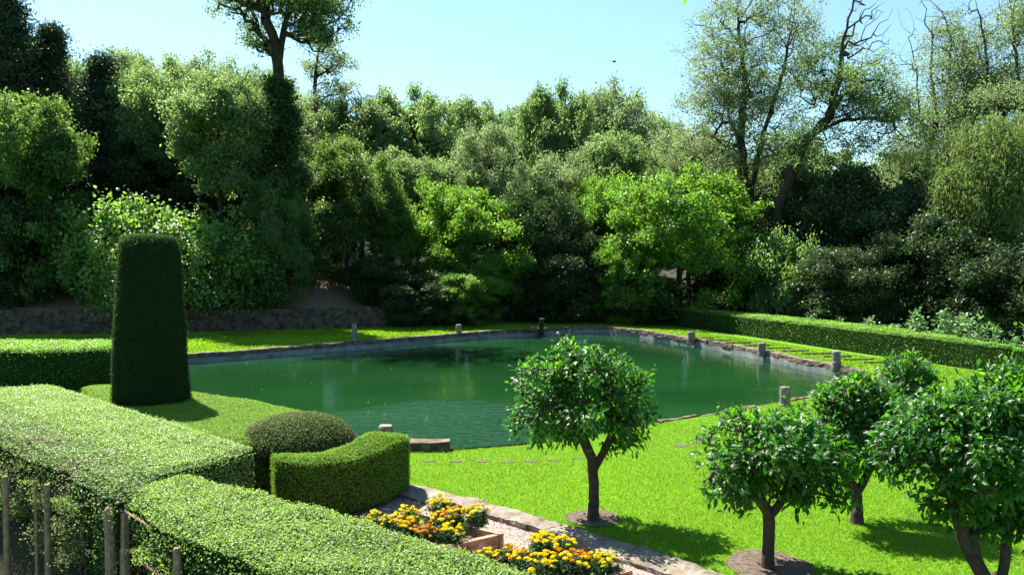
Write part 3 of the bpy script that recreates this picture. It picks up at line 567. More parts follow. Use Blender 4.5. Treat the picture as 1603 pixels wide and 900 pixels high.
# ------------------------------------------------------------------ clipped hedges and topiary
def prism_body(poly, z0, ztop, rnd_=.08, res=.12):
    """closed clipped-hedge body over a polygon: top grid + sides; returns V,F (tris)"""
    P2 = []; n_ = len(poly); poly = np.array(poly, float)
    for i in range(n_):
        a_, b_ = poly[i], poly[(i+1) % n_]; k = max(1, int(np.linalg.norm(b_-a_)/res))
        P2 += [a_+(b_-a_)*j/k for j in range(k)]
    P2 = np.array(P2); m_ = len(P2)
    lo, hi = poly.min(0), poly.max(0); g = np.array([(a_, b_) for a_ in np.arange(lo[0], hi[0], res) for b_ in np.arange(lo[1], hi[1], res)])
    g = g[inside([tuple(q_) for q_ in poly], g)]; g = g[np.min(np.linalg.norm(g[:, None]-P2[None], axis=2), axis=1) > res*.6]
    vv, ee, ff, *_ = delaunay_2d_cdt([Vector(q_) for q_ in np.concatenate([P2, g])], [(i, (i+1) % m_) for i in range(m_)], [], 1, 1e-6)
    vv = np.array([(q_.x, q_.y) for q_ in vv]); ff = np.array([f_ for f_ in ff]); zt = ztop(vv[:, 0], vv[:, 1]) if callable(ztop) else np.full(len(vv), ztop)
    dist = np.min(np.linalg.norm(vv[:, None]-P2[None], axis=2), axis=1); V = np.column_stack([vv, zt-rnd_*np.clip(1-dist/rnd_/1.6, 0, 1)**2])
    rings = []; k = max(2, int((float(np.mean(zt))-z0)/res)); Vs = [V]; Fs = [ff]; base = len(V)
    for j in range(1, k+1):
        zt_b = (ztop(P2[:, 0], P2[:, 1]) if callable(ztop) else np.full(m_, ztop))-rnd_
        Vs.append(np.column_stack([P2, zt_b+(z0-zt_b)*j/k]))
    Vs0 = np.column_stack([P2, zt_b]); Vs.insert(1, Vs0); off = base
    for j in range(k):
        a_ = off+j*m_+np.arange(m_); b_ = off+j*m_+(np.arange(m_)+1) % m_; c_ = b_+m_; d_ = a_+m_
        Fs.append(np.concatenate([np.stack([a_, d_, c_], -1), np.stack([a_, c_, b_], -1)]))
    return np.concatenate(Vs), np.concatenate(Fs)
def sample(V, F, dens, wfn=None):
    a_, b_, c_ = V[F[:, 0]], V[F[:, 1]], V[F[:, 2]]; cr = np.cross(b_-a_, c_-a_); ar = np.linalg.norm(cr, axis=1)/2; nr = unit(cr)
    wt = ar*(1 if wfn is None else wfn((a_+b_+c_)/3, nr)); n_ = int(dens*wt.sum()); i = rng.choice(len(F), n_, p=wt/wt.sum())
    r1 = np.sqrt(rng.random(n_))[:, None]; r2 = rng.random(n_)[:, None]
    return a_[i]*(1-r1)+b_[i]*r1*(1-r2)+c_[i]*r1*r2, nr[i]
def orient_out(V, F, c):
    cr = np.cross(V[F[:, 1]]-V[F[:, 0]], V[F[:, 2]]-V[F[:, 0]]); m_ = V[F].mean(1)
    flip = (cr*(m_-c)).sum(1) < 0; F = F.copy(); F[flip] = F[flip][:, ::-1]; return F
def hedge_from(name, V, F, mats, label, cat, dens, size, amp=.03, asp=.55, group=None, up=.5, spread=.6, lift=.02, wfn=None, parent=None, droop=None, shoots=0, nsc=3.):
    V = np.array(V); top = np.abs(np.cross(V[F[:, 1]]-V[F[:, 0]], V[F[:, 2]]-V[F[:, 0]]))
    V = V+np.stack([fbm(V, nsc, 1), fbm(V, nsc, 4), fbm(V, nsc, 8)], -1)*amp
    mb = MB().add(V, [F], 1, smooth=True); C, nr = sample(V, F, dens, wfn)
    mask = fbm(C, 1.3, 11); n_ = len(C); C = C+nr*(rng.random((n_, 1))**1.5*lift*2-.3*lift)+rng.normal(0, size*.25, (n_, 3))
    rr = np.clip(rng.random(n_)*.75+.25*(mask+.5), 0, 1)
    leaf_quads(mb, C, unit(nr*.6+rand_dir(n_)*spread+np.array([0, 0, up])*.5), size*rng.uniform(.6, 1.3, n_), asp, 0, droop, rr)
    if shoots:
        C, nr = sample(V, F, shoots, lambda c, q: (q[:, 2] > .6)*1.0); n_ = len(C)
        leaf_quads(mb, C+nr*rng.uniform(.0, .07, (n_, 1)), rand_dir(n_), size*1.25, .5, 0, None, rng.uniform(.6, 1, n_))
    o = mb.obj(name, mats, parent)
    if parent is None: tag(o, label, cat, group)
    return o
def cpoly(pts_, z): return [tuple(P(a_, b_, z)[:2]) for a_, b_ in pts_]
def build_hedge(name, poly, z0, zt, mat, label, dens, size, cat='hedge', rnd_=.06, res=.12, **kw):
    V, F = prism_body(poly, z0, zt, rnd_, res); c = V.mean(0); nt_ = np.cross(V[F[:, 1]]-V[F[:, 0]], V[F[:, 2]]-V[F[:, 0]])
    # outward: tops face up, sides face away from the polygon
    m_ = V[F].mean(1); un = unit(nt_); flip = np.where(np.abs(un[:, 2]) > .3, un[:, 2] < 0, False)
    side = np.abs(un[:, 2]) <= .3; tst = m_[:, :2]+un[:, :2]*.02; flip = np.where(side, inside(list(map(tuple, poly)), tst), flip); F = F.copy(); F[flip] = F[flip][:, ::-1]
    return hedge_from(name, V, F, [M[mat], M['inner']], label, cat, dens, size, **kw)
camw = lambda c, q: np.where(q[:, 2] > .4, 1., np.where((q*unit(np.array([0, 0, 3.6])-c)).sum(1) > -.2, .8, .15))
# long hedge beyond the pond
hl = [tuple(P(a_, b_, 0)[:2]) for a_, b_ in ((985, 500), (1083, 513), (1388, 559), (1603, 591))]; hb = [tuple(P(a_, b_, .9)[:2]) for a_, b_ in ((1603, 543), (1399, 512), (1110, 484), (1000, 473))]
d_ = unit(np.array(hl[3])-np.array(hl[2]))*7
build_hedge('hedge', hl+[tuple(np.array(hl[3])+d_), tuple(np.array(hb[0])+d_)]+hb, -.1, .9, 'lv_far', 'long low clipped hedge with a sunlit top beyond the pond', 1300, .045, res=.25, rnd_=.08, amp=.05, wfn=lambda c, q: np.where(q[:, 2] > .4, 1., .14), lift=.035, shoots=60)
# hedge left of the column
lh = [tuple(P(a_, b_, 1.1)[:2]) for a_, b_ in ((-120, 549), (60, 550), (168, 546), (195, 545), (200, 533), (60, 534), (-120, 533))]
build_hedge('hedge', lh, -.1, 1.1, 'lv_far', 'leafy hedge running up to the tall clipped column', 1500, .045, res=.2, amp=.06, wfn=lambda c, q: np.where(q[:, 2] > .4, 1., .2), lift=.05, shoots=100)
# flat clipped hedge with the column rising out of it
fl = cpoly([(128, 603), (200, 600), (300, 611), (400, 626), (470, 641), (528, 661), (500, 683), (440, 690), (382, 692), (330, 684), (240, 662), (170, 645)], .9)
build_hedge('hedge', fl, .15, .9, 'lv_flat', 'smooth flat-topped clipped hedge round the foot of the column', 8500, .026, rnd_=.05, amp=.02, asp=.4, wfn=camw, lift=.012, spread=.5)
c0 = P(224, 632, .9)
prof = [(.71, .1), (.70, .9), (.68, 1.6), (.645, 2.4), (.59, 3.2), (.53, 3.9), (.51, 4.03), (.47, 4.12), (.38, 4.17), (.2, 4.19), (.01, 4.2)]
prof = [(a_*.97, b_*.965) for a_, b_ in prof]
def lathe_VF(prof, seg, c, sq=1, sub=3):
    pr = []; 
    for (r1, z1), (r2, z2) in zip(prof[:-1], prof[1:]):
        for j in range(sub): pr.append((r1+(r2-r1)*j/sub, z1+(z2-z1)*j/sub))
    pr.append(prof[-1]); V = np.array([(r_*math.cos(6.28318*k/seg), sq*r_*math.sin(6.28318*k/seg), z_) for r_, z_ in pr for k in range(seg)]); F = []
    for i in range(len(pr)-1):
        for k in range(seg):
            a_, b_ = i*seg+k, i*seg+(k+1) % seg; F += [(a_, b_, b_+seg), (a_, b_+seg, a_+seg)]
    return V+np.array(c), np.array(F)
V, F = lathe_VF(prof, 40, (c0[0], c0[1]+.35, 0)); hedge_from('topiary_column', V, F, [M['lv_yew'], M['inner']], 'tall dark tapering clipped yew column standing in the flat hedge', 'topiary', 4200, .034, amp=.05, asp=.35, wfn=camw, lift=.02, nsc=2)
# dome: clipped cushion on a shaded base
dc = P(467, 692, .74); V, F = lathe_VF([(.55, 0), (.66, .3), (.78, .6), (.87, .72), (.86, .8), (.79, .92), (.65, 1.04), (.45, 1.12), (.2, 1.16), (.01, 1.17)], 40, (dc[0], dc[1], 0))
hedge_from('topiary_dome', V, F, [M['lv_dome'], M['inner']], 'brownish-green rounded clipped dome between the flat hedge and the block', 'topiary', 5000, .03, amp=.02, asp=.5, wfn=lambda c, q: np.where(c[:, 2] > .68, 1, .22), lift=.015)
# block topiary with its dished top
bf = [tuple(P(a_, b_, .82)[:2]) for a_, b_ in ((425, 708), (432, 719), (480, 724), (545, 723), (600, 709), (639, 693), (636, 685))]+[tuple(P(a_, b_, .95)[:2]) for a_, b_ in ((600, 679), (575, 680), (550, 690), (500, 697))]
bfc = np.array(bf).mean(0)
def btop(x, y):
    q_ = P(575, 681, .95); return .83+.17*np.exp(-((x-q_[0])**2+(y-q_[1])**2)/.5)
build_hedge('topiary_block', bf, .12, btop, 'lv_flat', 'block of clipped hedge with a dished top and tall shaded side by the flowers', 8500, .028, cat='topiary', amp=.02, asp=.3, rnd_=.04, wfn=camw, lift=.014, spread=.5, droop=None)
mb = MB(); 
for a_ in ((470, 790), (530, 797), (600, 790)): q_ = P(*a_); tubes(mb, np.array([q_-(0, -.2, .05), q_+(0.03, .2, .35)]), np.array([-1, 0]), np.array([.04, .03]))
# wide bright hedge
wh = cpoly([(-90, 606), (0, 607), (80, 602), (150, 622), (200, 640), (300, 669), (396, 700), (340, 718), (248, 740), (110, 681), (0, 636), (-150, 590+0)], 1.05)
wh = wh[:11]+[tuple(np.array(wh[10])+unit(np.array(wh[10])-np.array(wh[9]))*2.5)]
build_hedge('hedge', wh, .2, 1.05, 'lv_wide', 'broad bright green clipped hedge in front of the column', 5200, .027, amp=.03, asp=.5, rnd_=.05, wfn=camw, lift=.02, shoots=120)
mb = MB()
# front mixed hedge on stems
fh = cpoly([(0, 636), (110, 681), (248, 738), (225, 757), (200, 772), (185, 777), (80, 724), (0, 690)], 1.04)
fh = fh+[tuple(np.array(fh[-1])+unit(np.array(fh[-1])-np.array(fh[-2]))*2.2), tuple(np.array(fh[0])+unit(np.array(fh[0])-np.array(fh[1]))*2.5)]
fh[0] = tuple(np.array(fh[0])-np.array((.03, .03)))
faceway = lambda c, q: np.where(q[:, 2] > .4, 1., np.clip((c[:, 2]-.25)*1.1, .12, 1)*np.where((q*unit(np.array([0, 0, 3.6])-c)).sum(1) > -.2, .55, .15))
hd = empty('hedge', (0, 0, 0), 'loose mixed hedge with browned patches running beside the bright one', 'hedge')
hd2 = empty('hedge', (0, 0, 0), 'nearest small-leaved hedge sloping past the flower bed', 'hedge')
build_hedge('foliage', fh, .5, 1.04, 'lv_mixed', None, 3600, .034, amp=.07, asp=.6, rnd_=.09, wfn=faceway, lift=.05, shoots=160, parent=hd)
nh = [tuple(P(a_, b_, z_)[:2]) for a_, b_, z_ in ((300, 745, .98), (420, 774, .98), (540, 805, .98), (700, 856, .98), (900, 925, .98), (1010, 965, .98), (760, 1010, .98), (500, 915, .98), (380, 868, .98), (270, 828, .98), (196, 775, .98), (235, 757, .98))]
build_hedge('foliage', nh, .48, .98, 'lv_box', None, 5600, .027, amp=.06, asp=.62, rnd_=.08, wfn=faceway, lift=.035, shoots=420, parent=hd2)
def shade_body(poly, ins, z1, par_):
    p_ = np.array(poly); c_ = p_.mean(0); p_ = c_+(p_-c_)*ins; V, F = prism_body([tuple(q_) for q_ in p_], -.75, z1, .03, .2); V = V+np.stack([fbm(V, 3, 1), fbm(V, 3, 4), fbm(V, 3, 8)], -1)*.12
    MB().add(V, [F], smooth=True).obj('shade_body', [M['inner']], par_)
shade_body(fh, .80, .85, hd); shade_body(nh, .80, .8, hd2)  # dark bodies put in as the shade behind the hedge stems
# leafy and twiggy undersides
def underside(parent, line, off, dens, mat, stems, ztop, size=.03):
    mbs = MB(); line = np.array(line); L_ = np.linalg.norm(np.diff(line, axis=0), axis=1)
    def at(s_, o_):
        s_ = s_*L_.sum(); i = 0
        while i < len(L_)-1 and s_ > L_[i]: s_ -= L_[i]; i += 1
        d = (line[i+1]-line[i])/L_[i]; nn = np.array((-d[1], d[0])); return line[i]+d*s_+nn*o_
    pos_, par_, rad_ = [], [], []; cl_ = []
    for k in range(stems):
        b_ = at(rng.random(), rng.uniform(*off)); z_ = 0; z_ = H(*b_)-.03; cur = np.array((*b_, z_)); par_.append(-1); pos_.append(cur); rad_.append(rng.uniform(.012, .028)); top_ = ztop*rng.uniform(.8, 1)
        while z_ < top_:
            z_ += .11; cur = cur+np.array((*rng.normal(0, .022, 2), .11)); par_.append(len(pos_)-1); pos_.append(cur.copy()); rad_.append(max(.006, rad_[-1]*.94))
            if rng.random() < .6:
                tip = cur+rng.normal(0, .13, 3); par_.append(len(pos_)-1); pos_.append(tip); rad_.append(.004); cl_.append(tip); par_.append(len(pos_)-2); pos_.append(cur+(0, 0, .001)); rad_.append(rad_[-2])
    tubes(mbs, np.array(pos_), np.array(par_), np.array(rad_), 5); mbs.obj('stems', [M['twigs']], parent)
    cl_ = np.array(cl_); n_ = int(len(cl_)*dens); C = cl_[rng.integers(0, len(cl_), n_)]+rng.normal(0, .07, (n_, 3)); C[:, 2] = np.clip(C[:, 2], -.6, ztop)
    ml = MB(); leaf_quads(ml, C, rand_dir(n_), size*rng.uniform(.6, 1.3, n_), .6); ml.obj('leaves', [M[mat]], parent)
l1 = [np.array(q_) for q_ in (fh[8], fh[7], fh[6], fh[5])]
underside(hd, l1, (.02, .5), 110, 'lv_mixed', 120, .75)
l2 = [np.array(q_) for q_ in (nh[10], nh[9], nh[8], nh[7], nh[6])]
underside(hd2, l2, (.02, .4), 80, 'lv_box', 90, .7)

# stake fence along the hedges
fe = empty('stake_fence', (*P(180, 890)[:2], 0), 'weathered wooden stakes and a rusty rail propping the near hedges', 'fence')
fo_ = np.array(fe.location)
def stake(px, py, r_, z1, off=.03, square=False, lean=0):
    q_ = P(px, py, .95); ray = unit(np.array((q_[0], q_[1], 0))); b_ = np.array((q_[0], q_[1], 0))+ray*off
    mb_ = MB()
    if square: box(mb_, (b_[0], b_[1], z1/2-.4), (r_*2, r_*1.2, z1+.8), ax=(.8, -.6, 0), jit=.004)
    else: lathe(mb_, [(r_*1.05, -.8), (r_*1.02, -.4), (r_, .2), (r_*.97, .6), (r_*.92, z1-.02), (r_*.7, z1), (.001, z1)], 10, (b_[0], b_[1], 0), jit=.002)
    o = mb_.obj('stake', [M['wood']], fe); o.location = tuple(-fo_); return b_
s1 = stake(73, 757, .035, .95, off=-.02); s2 = stake(172, 780, .062, .88, off=-.09); s3 = stake(194, 785, .05, .86, off=-.08, square=True); s4 = stake(277, 838, .042, .86, off=-.07); stake(8, 735, .035, .85, off=.10); stake(55, 750, .018, .9, off=.14)
stake(128, 765, .03, .5, off=.35)
for za, zb, aa, bb in ((.87, .80, s3, s3+(s4-s3)*.62+(0, .12, 0)), (.45, .42, s3+(s4-s3)*.45, s4)):
    pp = np.array([aa+(aa-bb)*.02+(0, 0, za), aa*.6+bb*.4+(0, 0, (za+zb)/2+.015), bb+(0, 0, zb)]); mb = MB(); tubes(mb, pp, np.array([-1, 0, 1]), np.array([.016, .016, .015]), 8); o = mb.obj('rail', [M['rail']], fe); o.location = tuple(-fo_)

# ------------------------------------------------------------------ terrace: gravel, coping wall, beds
wl = [P(560, 742)[:2], P(640, 767)[:2], P(760, 796)[:2], P(880, 832)[:2], P(1000, 868)[:2], P(1110, 905)[:2], P(1300, 968)[:2]]
gp = [tuple(q_) for q_ in wl]+[(3.2, 5.0), (1.6, 5.0), (-1.0, 7.6), (-3.2, 9.4), (-3.6, 11.0), (-3.0, 12.6)]
mg = MB(); gpa = np.array(gp); mg.add(np.column_stack([gpa, np.full(len(gpa), .045)]), np.arange(len(gpa))[None, ::-1]); tag(mg.obj('path', [M['gravel']]), 'pink gravel of the terrace', kind='structure')
# loose chips
n_ = 26000; gq = np.column_stack([rng.uniform(-3, 3.2, n_), rng.uniform(7, 13, n_)]); gq = gq[inside(gp, gq)]; n_ = len(gq); mb = MB()
leaf_quads(mb, np.column_stack([gq, rng.uniform(.046, .062, n_)]), unit(rand_dir(n_)*.5+(0, 0, 1)), rng.uniform(.012, .03, n_), .8)
m, t, out = newmat('gravel_chip'); at = N(t, 'ShaderNodeAttribute', attribute_name='rnd'); p = N(t, 'ShaderNodeBsdfPrincipled'); p.inputs['Roughness'].default_value = .8
t.links.new(ramp(t, at.outputs['Fac'], [(0, (.14, .08, .065)), (.5, (.30, .20, .17)), (1, (.46, .38, .34))]), p.inputs['Base Color']); t.links.new(p.outputs[0], out.inputs[0])
tag(mb.obj('gravel', [m]), 'loose pink and cream gravel chips', 'gravel', kind='stuff')
wt = empty('garden_wall', (*wl[3], 0), 'low broad stone-topped wall between the lawn and the gravel', 'wall')
wo_ = np.array(wt.location)
mbw = MB(); k = 0
for a_, b_ in zip(wl[:-1], wl[1:]):
    L_ = np.linalg.norm(b_-a_); s_ = 0; d = (b_-a_)/L_
    while s_ < L_-.05:
        l_ = min(rng.uniform(.5, 1.3), L_-s_); hh = rng.uniform(.10, .125)
        strip_block(mbw, a_+d*(s_-.004), a_+d*(s_+l_-.002), rng.uniform(.36, .47), -.1, hh, 0, 0, seg=.06, jit=.018, side=-1, sub=5); s_ += l_
o = mbw.obj('coping', [M['walltop']], wt); o.location = tuple(-wo_)

def planter(name, tops, label, zt=.27, th=.07):
    q_ = [P(a_, b_, zt)[:2] for a_, b_ in tops]; c = np.mean(q_, 0); e = empty(name, (*c, 0), label, 'planter'); k = len(q_)
    for i in range(k):
        a_, b_ = q_[i], q_[(i+1) % k]; d = unit(b_-a_); mb_ = MB()
        L_ = np.linalg.norm(b_-a_); nb = max(1, round(L_/.24))
        for j in range(nb):
            sgn = 1 if np.dot(np.array((-d[1], d[0])), c-a_) > 0 else -1
            strip_block(mb_, a_+d*(L_*j/nb+(.004 if j else th*.0)), a_+d*(L_*(j+1)/nb-.004), th, 0, zt*rng.uniform(.96, 1.02), 0, 0, seg=.06, jit=.004, side=sgn, sub=3)
        o = mb_.obj('brick_edge', [M['brick']], e); o.location = (-c[0], -c[1], 0)
    qi = np.array([c+(v_-c)*.97 for v_ in q_]); mb_ = MB(); g = []
    mb_.add(np.column_stack([qi-c, np.full(k, zt-.10)]), np.arange(k)[None] if True else None); mb_.obj('soil', [M['soil']], e); return e
planter('brick_planter', [(640, 868), (788, 834), (640, 797), (520, 826)], 'brick-edged planter with spalled corner holding the marigolds nearer the block hedge')
planter('brick_planter', [(840, 935), (990, 893), (845, 852), (730, 884)], 'brick-edged planter cut by the picture bottom with mixed marigolds')
# marigolds
def marigold(seed, col2):
    mf = MB(); k = 26; st = np.column_stack([rng.normal(0, .07, k), rng.normal(0, .07, k), rng.uniform(.08, .2, k)])
    pos = [np.zeros(3)]; par = [-1]; rad = [.006]
    for q_ in st: par.append(0); pos.append(q_); rad.append(.003)
    tubes(mf, np.array(pos), np.array(par), np.array(rad), 4)
    n_ = k*42; C = np.repeat(st, 42, 0)*rng.uniform(.35, 1.05, (n_, 1))+rng.normal(0, .022, (n_, 3)); leaf_quads(mf, C, rand_dir(n_), rng.uniform(.03, .055, n_), .26)
    fm = mf.mesh('marigold_foliage', [M['lv_mari']]); fl_ = []
    for q_ in range(2):
        mp_ = MB(); r_ = .028; n2 = 90; d = rand_dir(n2); d[:, 2] = np.abs(d[:, 2])*.9+.05; d = unit(d); C = d*np.array((r_, r_, r_*.65))*rng.uniform(.6, 1, (n2, 1)); leaf_quads(mp_, C, unit(d+rand_dir(n2)*.5), .021, .9)
        fl_.append(mp_.mesh('marigold_flower', [M['pet_y'] if q_ == 0 else M['pet_o']]))
    return fm, fl_
MG = [marigold(s, 0) for s in range(3)]
def put_marigold(px, py, kind, label, z=.2, sc=1.0, grp='marigolds in the brick planters'):
    q_ = P(px, py, z+.12); e = empty('marigold_plant', (q_[0], q_[1], z), label, 'flower', grp, random.uniform(0, 6), (sc*1.22, sc*1.22, sc*1.08)); fm, fl_ = MG[random.randrange(3)]
    link('foliage', fm, e)
    nf = {'y': 16, 'o': 15, 'm': 16}[kind]
    for k in range(nf):
        r_ = .125*math.sqrt((k+.5)/nf); a_ = k*2.4+random.random(); c_ = {'y': 0, 'o': 1, 'm': int(k % 3 == 0)}[kind]
        o = link('flower', fl_[c_], e, (r_*math.cos(a_), r_*math.sin(a_), .235-r_*.55+random.uniform(-.02, .035))); o.rotation_euler = (random.uniform(-.5, .5), random.uniform(-.5, .5), random.uniform(0, 6)); s_ = random.uniform(.55, 1.0); o.scale = (s_,)*3
for a_ in [(585, 818, 'y', 'yellow marigold nearest the block hedge in the upper planter', 1.), (612, 824, 'y', 'low yellow marigold along the hedge side of the upper planter', 1.), (640, 812, 'y', 'bright yellow marigold behind the low ones near the block hedge', 1.1),
           (640, 832, 'm', 'mixed orange and yellow marigold close above the near hedge leaves', 1.1), (668, 838, 'o', 'deep orange marigold low in the upper planter', .95), (688, 796, 'y', 'tallest yellow marigold against the pink gravel', 1.1),
           (690, 822, 'm', 'mostly yellow marigold in the middle of the upper planter', 1.05), (712, 810, 'm', 'yellow marigold with orange heads by the gravel side', 1.05), (708, 838, 'y', 'yellow marigold over the brick front of the upper planter', 1.), (745, 812, 'y', 'separate yellow marigold at the brick corner', 1.15)]:
    put_marigold(a_[0], a_[1], a_[2], a_[3], sc=a_[4])
for a_ in [(765, 872, 'y', 'small yellow marigold at the hedge end of the lower planter', .85), (800, 868, 'm', 'small orange-touched marigold beside the smallest yellow one', .9), (822, 880, 'm', 'loose mixed yellow and orange marigold low behind the near hedge', 1.), (852, 858, 'y', 'tall yellow marigold at the back of the lower planter', 1.15),
           (880, 862, 'y', 'yellow marigold nodding over the gravel of the lower planter', 1.1), (872, 888, 'm', 'dense yellow and orange marigold cut by the picture bottom', 1.15), (902, 882, 'o', 'bright orange marigold in the middle of the lower planter', 1.1),
           (845, 893, 'y', 'golden marigold cut by the picture bottom near the hedge', 1.1), (925, 888, 'y', 'yellow marigold with much green foliage near the planter corner', 1.05), (948, 884, 'y', 'thin yellow marigold at the outer corner of the lower planter', 1.)]:
    put_marigold(a_[0], a_[1], a_[2], a_[3], sc=a_[4])

# ------------------------------------------------------------------ orange trees on the lawn
def orange_tree(px, py, d_lobes, stems, label, n_cl=230, per=34, r0=.072, shoots=14, scale=1., leaf=.1, seed=0, group='clipped orange trees on the lawn'):
    """lobes and stems are given as photo pixels at the depth of the foot"""
    q_ = P(px, py); x, d = q_[0], q_[1]; z0 = H(x, d); e = empty('orange_tree', (x, d, z0), label, 'tree', group)
    def L2(a_, b_, dy=0): return np.array((X(a_, d)-x, dy, Zat(b_, d)-z0))
    at_ = []; tot = sum(l_[2]*l_[3] for l_ in d_lobes)
    for (a_, b_, rx, ry, dy) in d_lobes:
        j1, j2 = rng.uniform(.72, 1.08, 2); at_.append(ell_pts(max(6, int(.85*n_cl*rx*ry/tot)), L2(a_, b_, dy), (rx*j1/FPX*d, rx*j1/FPX*d, ry*j2/FPX*d), .72, -.75))
    at_ = np.concatenate(at_); mb_ = MB()
    tr = [[L2(*v_) for v_ in s_] for s_ in stems]; tr[0][0][2] = -.05
    for i, s_ in enumerate(tr):
        sel = [k for k in range(len(at_)) if i == int(np.argmin([np.linalg.norm(at_[k]-q2[-1]) for q2 in tr]))]
        pos, par, cnt = grow(at_[sel], s_, .12, .01, .3, .35); rr = radii(cnt, r0*(1 if i == 0 else .72), .005, .42); tubes(mb_, pos, par, rr, 10)
    if True:    # flared foot
        lathe(mb_, [(r0*1.5, -.04), (r0*1.22, .04), (r0*1.08, .12), (r0*.98, .25)], 12, tuple(tr[0][0]*np.array((1, 1, 0))), jit=.006, smooth=True)
    mb_.obj('trunk', [M['bark_o']], e)
    mc = MB(); n_ = len(at_)*per; C = np.repeat(at_, per, 0)+rng.normal(size=(n_, 3))*.078; ctr = at_.mean(0)
    o_ = unit(C-ctr); u_ = unit(o_*.7+rand_dir(n_)*.9+np.array([0, 0, -.25])); nn = unit(np.array([0, 0, .9])+o_*.5+rand_dir(n_)*.6)
    leaf_big(mc, C, u_, nn, leaf*rng.uniform(.6, 1.25, n_), .42, 0, .22)
    hi = at_[np.argsort(-(at_[:, 2]+rng.normal(0, .22, len(at_))))[:shoots]]; n_ = len(hi)*14
    C = np.repeat(hi, 14, 0)+rng.normal(size=(n_, 3))*.05+(0, 0, .05); leaf_big(mc, C, unit(rand_dir(n_)*.8+(0, 0, .7)), rand_dir(n_), leaf*rng.uniform(.5, 1, n_), .4, 1)
    mc.obj('crown', [M['lv_orange'], M['lv_shoot']], e); return e
orange_tree(930, 815, [(860, 600, 52, 48, .1), (920, 590, 60, 48, -.2), (975, 600, 50, 40, .2), (850, 655, 52, 36, -.2), (990, 640, 40, 40, 0), (905, 648, 62, 48, .4), (868, 672, 44, 30, .1), (950, 662, 44, 30, .2), (880, 565, 34, 26, -.1), (985, 692, 36, 22, .1), (940, 640, 60, 40, -.5)],
    [[(930, 815), (931, 760), (928, 720), (915, 690), (890, 650)], [(932, 735), (955, 690), (975, 650)]], 'orange tree by the garden wall, standing alone in the lawn', n_cl=260, shoots=10)
orange_tree(1207, 890, [(1160, 694, 50, 42, .1), (1215, 684, 52, 40, -.2), (1268, 690, 50, 42, .2), (1170, 762, 44, 26, .1), (1240, 764, 44, 24, .2), (1145, 745, 50, 42, -.2), (1200, 740, 60, 44, .3), (1275, 750, 50, 44, -.1), (1210, 700, 60, 50, -.5), (1300, 720, 30, 30, 0)],
    [[(1207, 890), (1208, 840), (1207, 805), (1190, 780), (1170, 740)], [(1209, 812), (1232, 780), (1250, 730)]], 'orange tree in the largest bare soil ring, its trunk forked low', r0=.068, n_cl=270, shoots=8)
orange_tree(1347, 818, [(1330, 632, 46, 38, 0), (1375, 648, 50, 46, .2), (1310, 680, 48, 44, -.2), (1370, 700, 60, 46, .1), (1400, 670, 40, 46, -.2), (1345, 616, 28, 28, 0)],
    [[(1347, 818), (1346, 780), (1340, 765), (1325, 740)], [(1346, 775), (1362, 745), (1375, 710)]], 'orange tree with yellow-green young shoots, squeezed between its neighbours', n_cl=250, shoots=26, r0=.075)
orange_tree(1425, 700, [(1412, 575, 28, 24, 0), (1445, 590, 34, 28, .1), (1405, 610, 30, 28, -.1), (1430, 630, 44, 26, 0)], [[(1425, 700), (1425, 665), (1420, 630)]], 'small orange tree furthest back, beside the pond corner', n_cl=150, per=30, shoots=6, r0=.07, leaf=.1)
orange_tree(1575, 935, [(1540, 638, 66, 46, 0), (1470, 672, 56, 46, .1), (1610, 650, 74, 60, 0), (1440, 710, 60, 46, -.1), (1520, 710, 80, 60, -.3), (1600, 720, 90, 70, .2), (1500, 780, 50, 34, -.1), (1580, 800, 60, 50, .1), (1680, 700, 90, 80, 0), (1420, 705, 34, 30, .1), (1560, 685, 90, 60, .4), (1592, 600, 34, 28, 0)],
    [[(1575, 935), (1545, 900), (1522, 860), (1510, 820), (1490, 760)], [(1575, 930), (1583, 880), (1586, 820), (1600, 760)], [(1540, 895), (1530, 850), (1545, 800), (1550, 740)]], 'largest and nearest orange tree with several crooked stems', n_cl=600, per=34, shoots=16, r0=.075, leaf=.1)
# soil rings
SOILR = []
for (px, py, rx, lb) in ((928, 811, .38, 'small bare ring'), (1203, 884, .5, 'large bare ring'), (1575, 935, .6, 'ring')):
    q_ = P(px, py); SOILR.append((q_[0], q_[1], rx)); a_ = np.linspace(0, 6.283, 40, endpoint=False); r_ = rx*(1+.05*np.sin(3*a_+px)+.03*np.sin(7*a_)); zb = H(q_[0], q_[1])
    mb = MB(); ring = np.column_stack([q_[0]+r_*np.cos(a_), q_[1]+r_*np.sin(a_), np.full(40, zb+.012)]); inn = np.column_stack([q_[0]+.5*r_*np.cos(a_), q_[1]+.5*r_*np.sin(a_), np.full(40, zb+.03)])
    k = np.arange(40); mb.add(np.concatenate([ring, inn, [[q_[0], q_[1], zb+.05]]]), [np.stack([k, (k+1) % 40, (k+1) % 40+40, k+40], -1)]); mb.F.append((np.stack([k+40, (k+1) % 40+40, np.full(40, 80)], -1), 0, np.full(40, .5), True))
    tag(mb.obj('soil_ring', [M['soil']]), 'bare earth round an orange tree', kind='structure')

